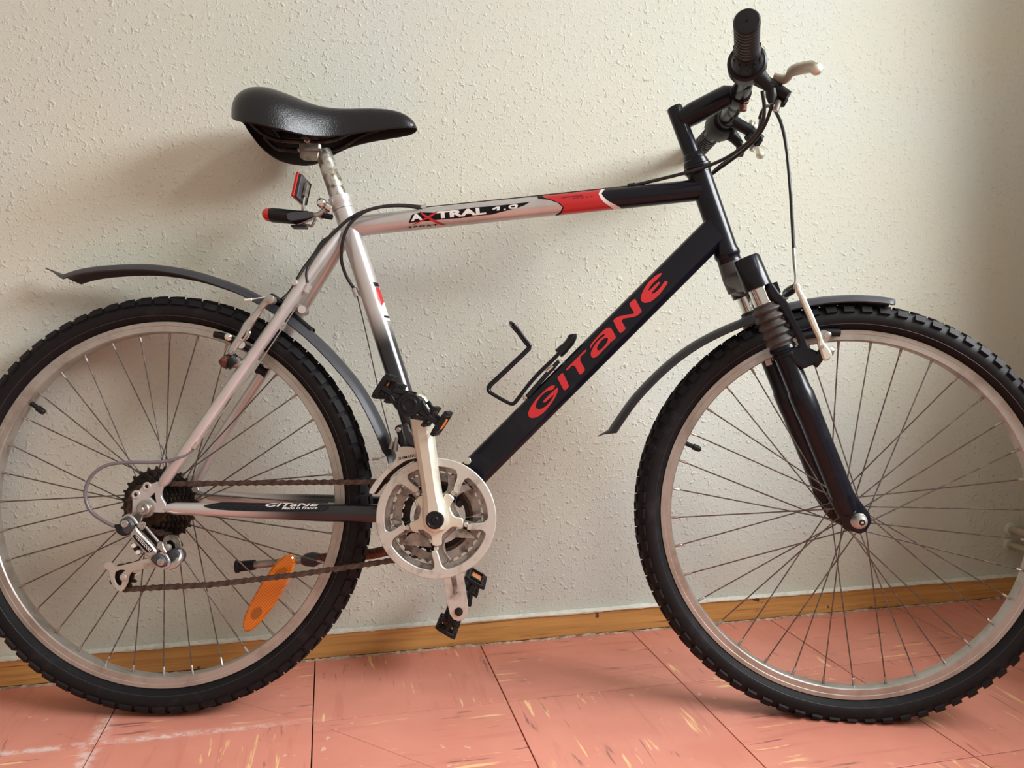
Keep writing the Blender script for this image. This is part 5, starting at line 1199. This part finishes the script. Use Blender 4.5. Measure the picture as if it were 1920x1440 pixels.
# brake booster arch and studs
arch = plate([(0.9286,-0.0700,0.6730),(0.9304,-0.0700,0.6764),(0.9362,-0.0700,0.6769),(0.9411,-0.0700,0.6700),(0.9459,-0.0700,0.6630),(0.9576,-0.0700,0.6492),(0.9654,-0.0700,0.6324),(0.9762,-0.0700,0.6107),(0.9850,-0.0700,0.5940),(0.9884,-0.0700,0.5822),(0.9937,-0.0700,0.5797),(1.0004,-0.0700,0.5763),(1.0035,-0.0700,0.5695),(1.0038,-0.0700,0.5601),(0.9940,-0.0700,0.5556),(0.9822,-0.0700,0.5504),(0.9702,-0.0700,0.5574),(0.9615,-0.0700,0.5691),(0.9590,-0.0700,0.5808),(0.9742,-0.0700,0.5826),(0.9760,-0.0700,0.5870),(0.9706,-0.0700,0.5988),(0.9579,-0.0700,0.6225),(0.9443,-0.0700,0.6442),(0.9307,-0.0700,0.6601)], .012, .0025, it=0)
bo = fpart('brake_arch', arch, 'black')
a3 = arch.copy()
for v in a3.vertices: v.co.y = -v.co.y
a3.flip_normals(); part('arch_side', a3, 'black', sub=bo)
m = MB(); a = V((0.9382,-0.0660,0.6720)); 
m.tube(spline([a, a + V((0, .030, .004)), V((a.x, 0, a.z + .006)), V((a.x, .036, a.z + .004)), V((a.x, .066, a.z))], 4), .0085, 14, rad2=.0060, up=(0, 0, 1)); part('arch_bridge', m, 'black', sub=bo)
for s in (-1, 1):
    Y = s * .066
    def FY(q, y): q = V(q); return V((q.x, s * y, q.z))
    am = plate([(0.9669,-0.0760,0.6741),(0.9706,-0.0760,0.6762),(0.9742,-0.0760,0.6743),(0.9755,-0.0760,0.6662),(0.9828,-0.0760,0.6544),(0.9954,-0.0760,0.6260),(1.0061,-0.0760,0.5996),(1.0076,-0.0760,0.5918),(1.0148,-0.0760,0.5821),(1.0200,-0.0760,0.5753),(1.0210,-0.0760,0.5694),(1.0178,-0.0760,0.5640),(1.0099,-0.0760,0.5613),(1.0065,-0.0760,0.5683),(1.0040,-0.0760,0.5781),(1.0006,-0.0760,0.5859),(1.0013,-0.0760,0.5937),(0.9928,-0.0760,0.6104),(0.9811,-0.0760,0.6378),(0.9723,-0.0760,0.6584),(0.9684,-0.0760,0.6653)], .0090, .0022, it=2)
    if s > 0:
        for v in am.vertices: v.co.y = -v.co.y
        am.flip_normals()
    ba = fpart('brake_arm', am, 'crank')
    m = MB(); m.tube([FY((1.0200,-0.0700,0.5770), .070), FY((1.0245,-0.0700,0.5747), .072)], [.0075, .0055], 14); m.lathe(FY((1.0063,-0.0760,0.5822), .0800), (0, s, 0), [(-.002, .0030), (.0012, .0026)], 12)
    part('pivot_bolt', m, 'steel', sub=ba)
    m = MB(); m.tube([FY((0.9987,-0.0680,0.5691), .068), FY((1.0086,-0.0680,0.5629), .068)], .0125, 18, rad2=.009); part('pivot_bush', m, 'black_plastic', sub=ba)
    m = MB(); m.tube([FY((0.9927,-0.0190,0.6017), .0190), FY((1.0203,-0.0190,0.6067), .0190), FY((1.0360,-0.0190,0.6076), .0190), FY((1.0477,-0.0190,0.6068), .0190)], .0062, 12, rad2=.0058); part('brake_pad', m, 'black_plastic', sub=ba)
    m = MB(); m.tube([FY((1.0277,-0.0240,0.6032), .024), FY((1.0169,-0.0600,0.6012), .066)], .0048, 14); m.tube([FY((1.0149,-0.0500,0.5993), .050), FY((1.0124,-0.0600,0.5988), .064)], .0092, 16); m.lathe(FY((1.0174,-0.0640,0.6009), .064), (0, s, 0), [(0, .0052), (.004, .0050), (.005, .003)], 12)
    part('pad_bolt', m, 'alu', sub=ba)
# noodle and rubber boot between the arms
nd = fpart('brake_noodle', T(spline([V((0.9772,-0.0200,0.7363)), V((0.9770,-0.0300,0.7070)), V((0.9755,-0.0450,0.6888)), V((0.9720,-0.0580,0.6776)), V((0.9680,-0.0700,0.6699))], 5), [.0028] * 5 + [.0022] * 16, 10), 'steel')
m = MB(); m.tube([V((0.9705,-0.0620,0.6724)), V((0.9699,-0.0400,0.6700)), V((0.9686,-0.0200,0.6682)), V((0.9688,-0.0040,0.6674))], [.0050, .0072, .0070, .0045], 16); part('noodle_boot', m, 'black_plastic', sub=nd)
m = MB(); m.tube([V((0.9692,-0.0100,0.6643)), V((0.9710,0.0300,0.6642))], .0050, 12); m.lathe(V((0.9680,-0.0120,0.6632)), (0, -1, 0), [(0, .0052), (.004, .004)], 14); part('anchor_bolt', m, 'alu', sub=nd)
part('bracket_tab', plate([(0.9574,0.0300,0.6899),(0.9631,0.0300,0.6916),(0.9692,0.0300,0.6744),(0.9642,0.0300,0.6710)], .003, .0004, it=0), 'black_plastic', sub=nd)
# ---- front mudguard
fp = spline([V(q) for q in [(0.6965,0.0000,0.4499),(0.7108,0.0000,0.4726),(0.7367,0.0000,0.5090),(0.7775,0.0000,0.5523),(0.8197,0.0000,0.5867),(0.8642,0.0000,0.6123),(0.9132,0.0000,0.6335),(0.9521,0.0000,0.6478),(0.9843,0.0000,0.6569),(1.0243,0.0000,0.6639),(1.0719,0.0000,0.6667),(1.1113,0.0000,0.6638),(1.1309,0.0000,0.6600)]], 4)
SG = 1
tip = V((0.6804,0.0000,0.4401)); fp2 = [tip, tip.lerp(fp[0], .5)] + fp; n_ = len(fp2)
fg = guardstrip(fp2, [.004, .012, .020] + [.027] * (n_ - 5) + [.022, .016], [0, .001, .006] + [.015] * (n_ - 5) + [.013, .012], 'mudguard', True)
fg['label'] = 'black front mudguard threaded through the fork'
print('bicycle built: objects', len(bpy.data.objects))
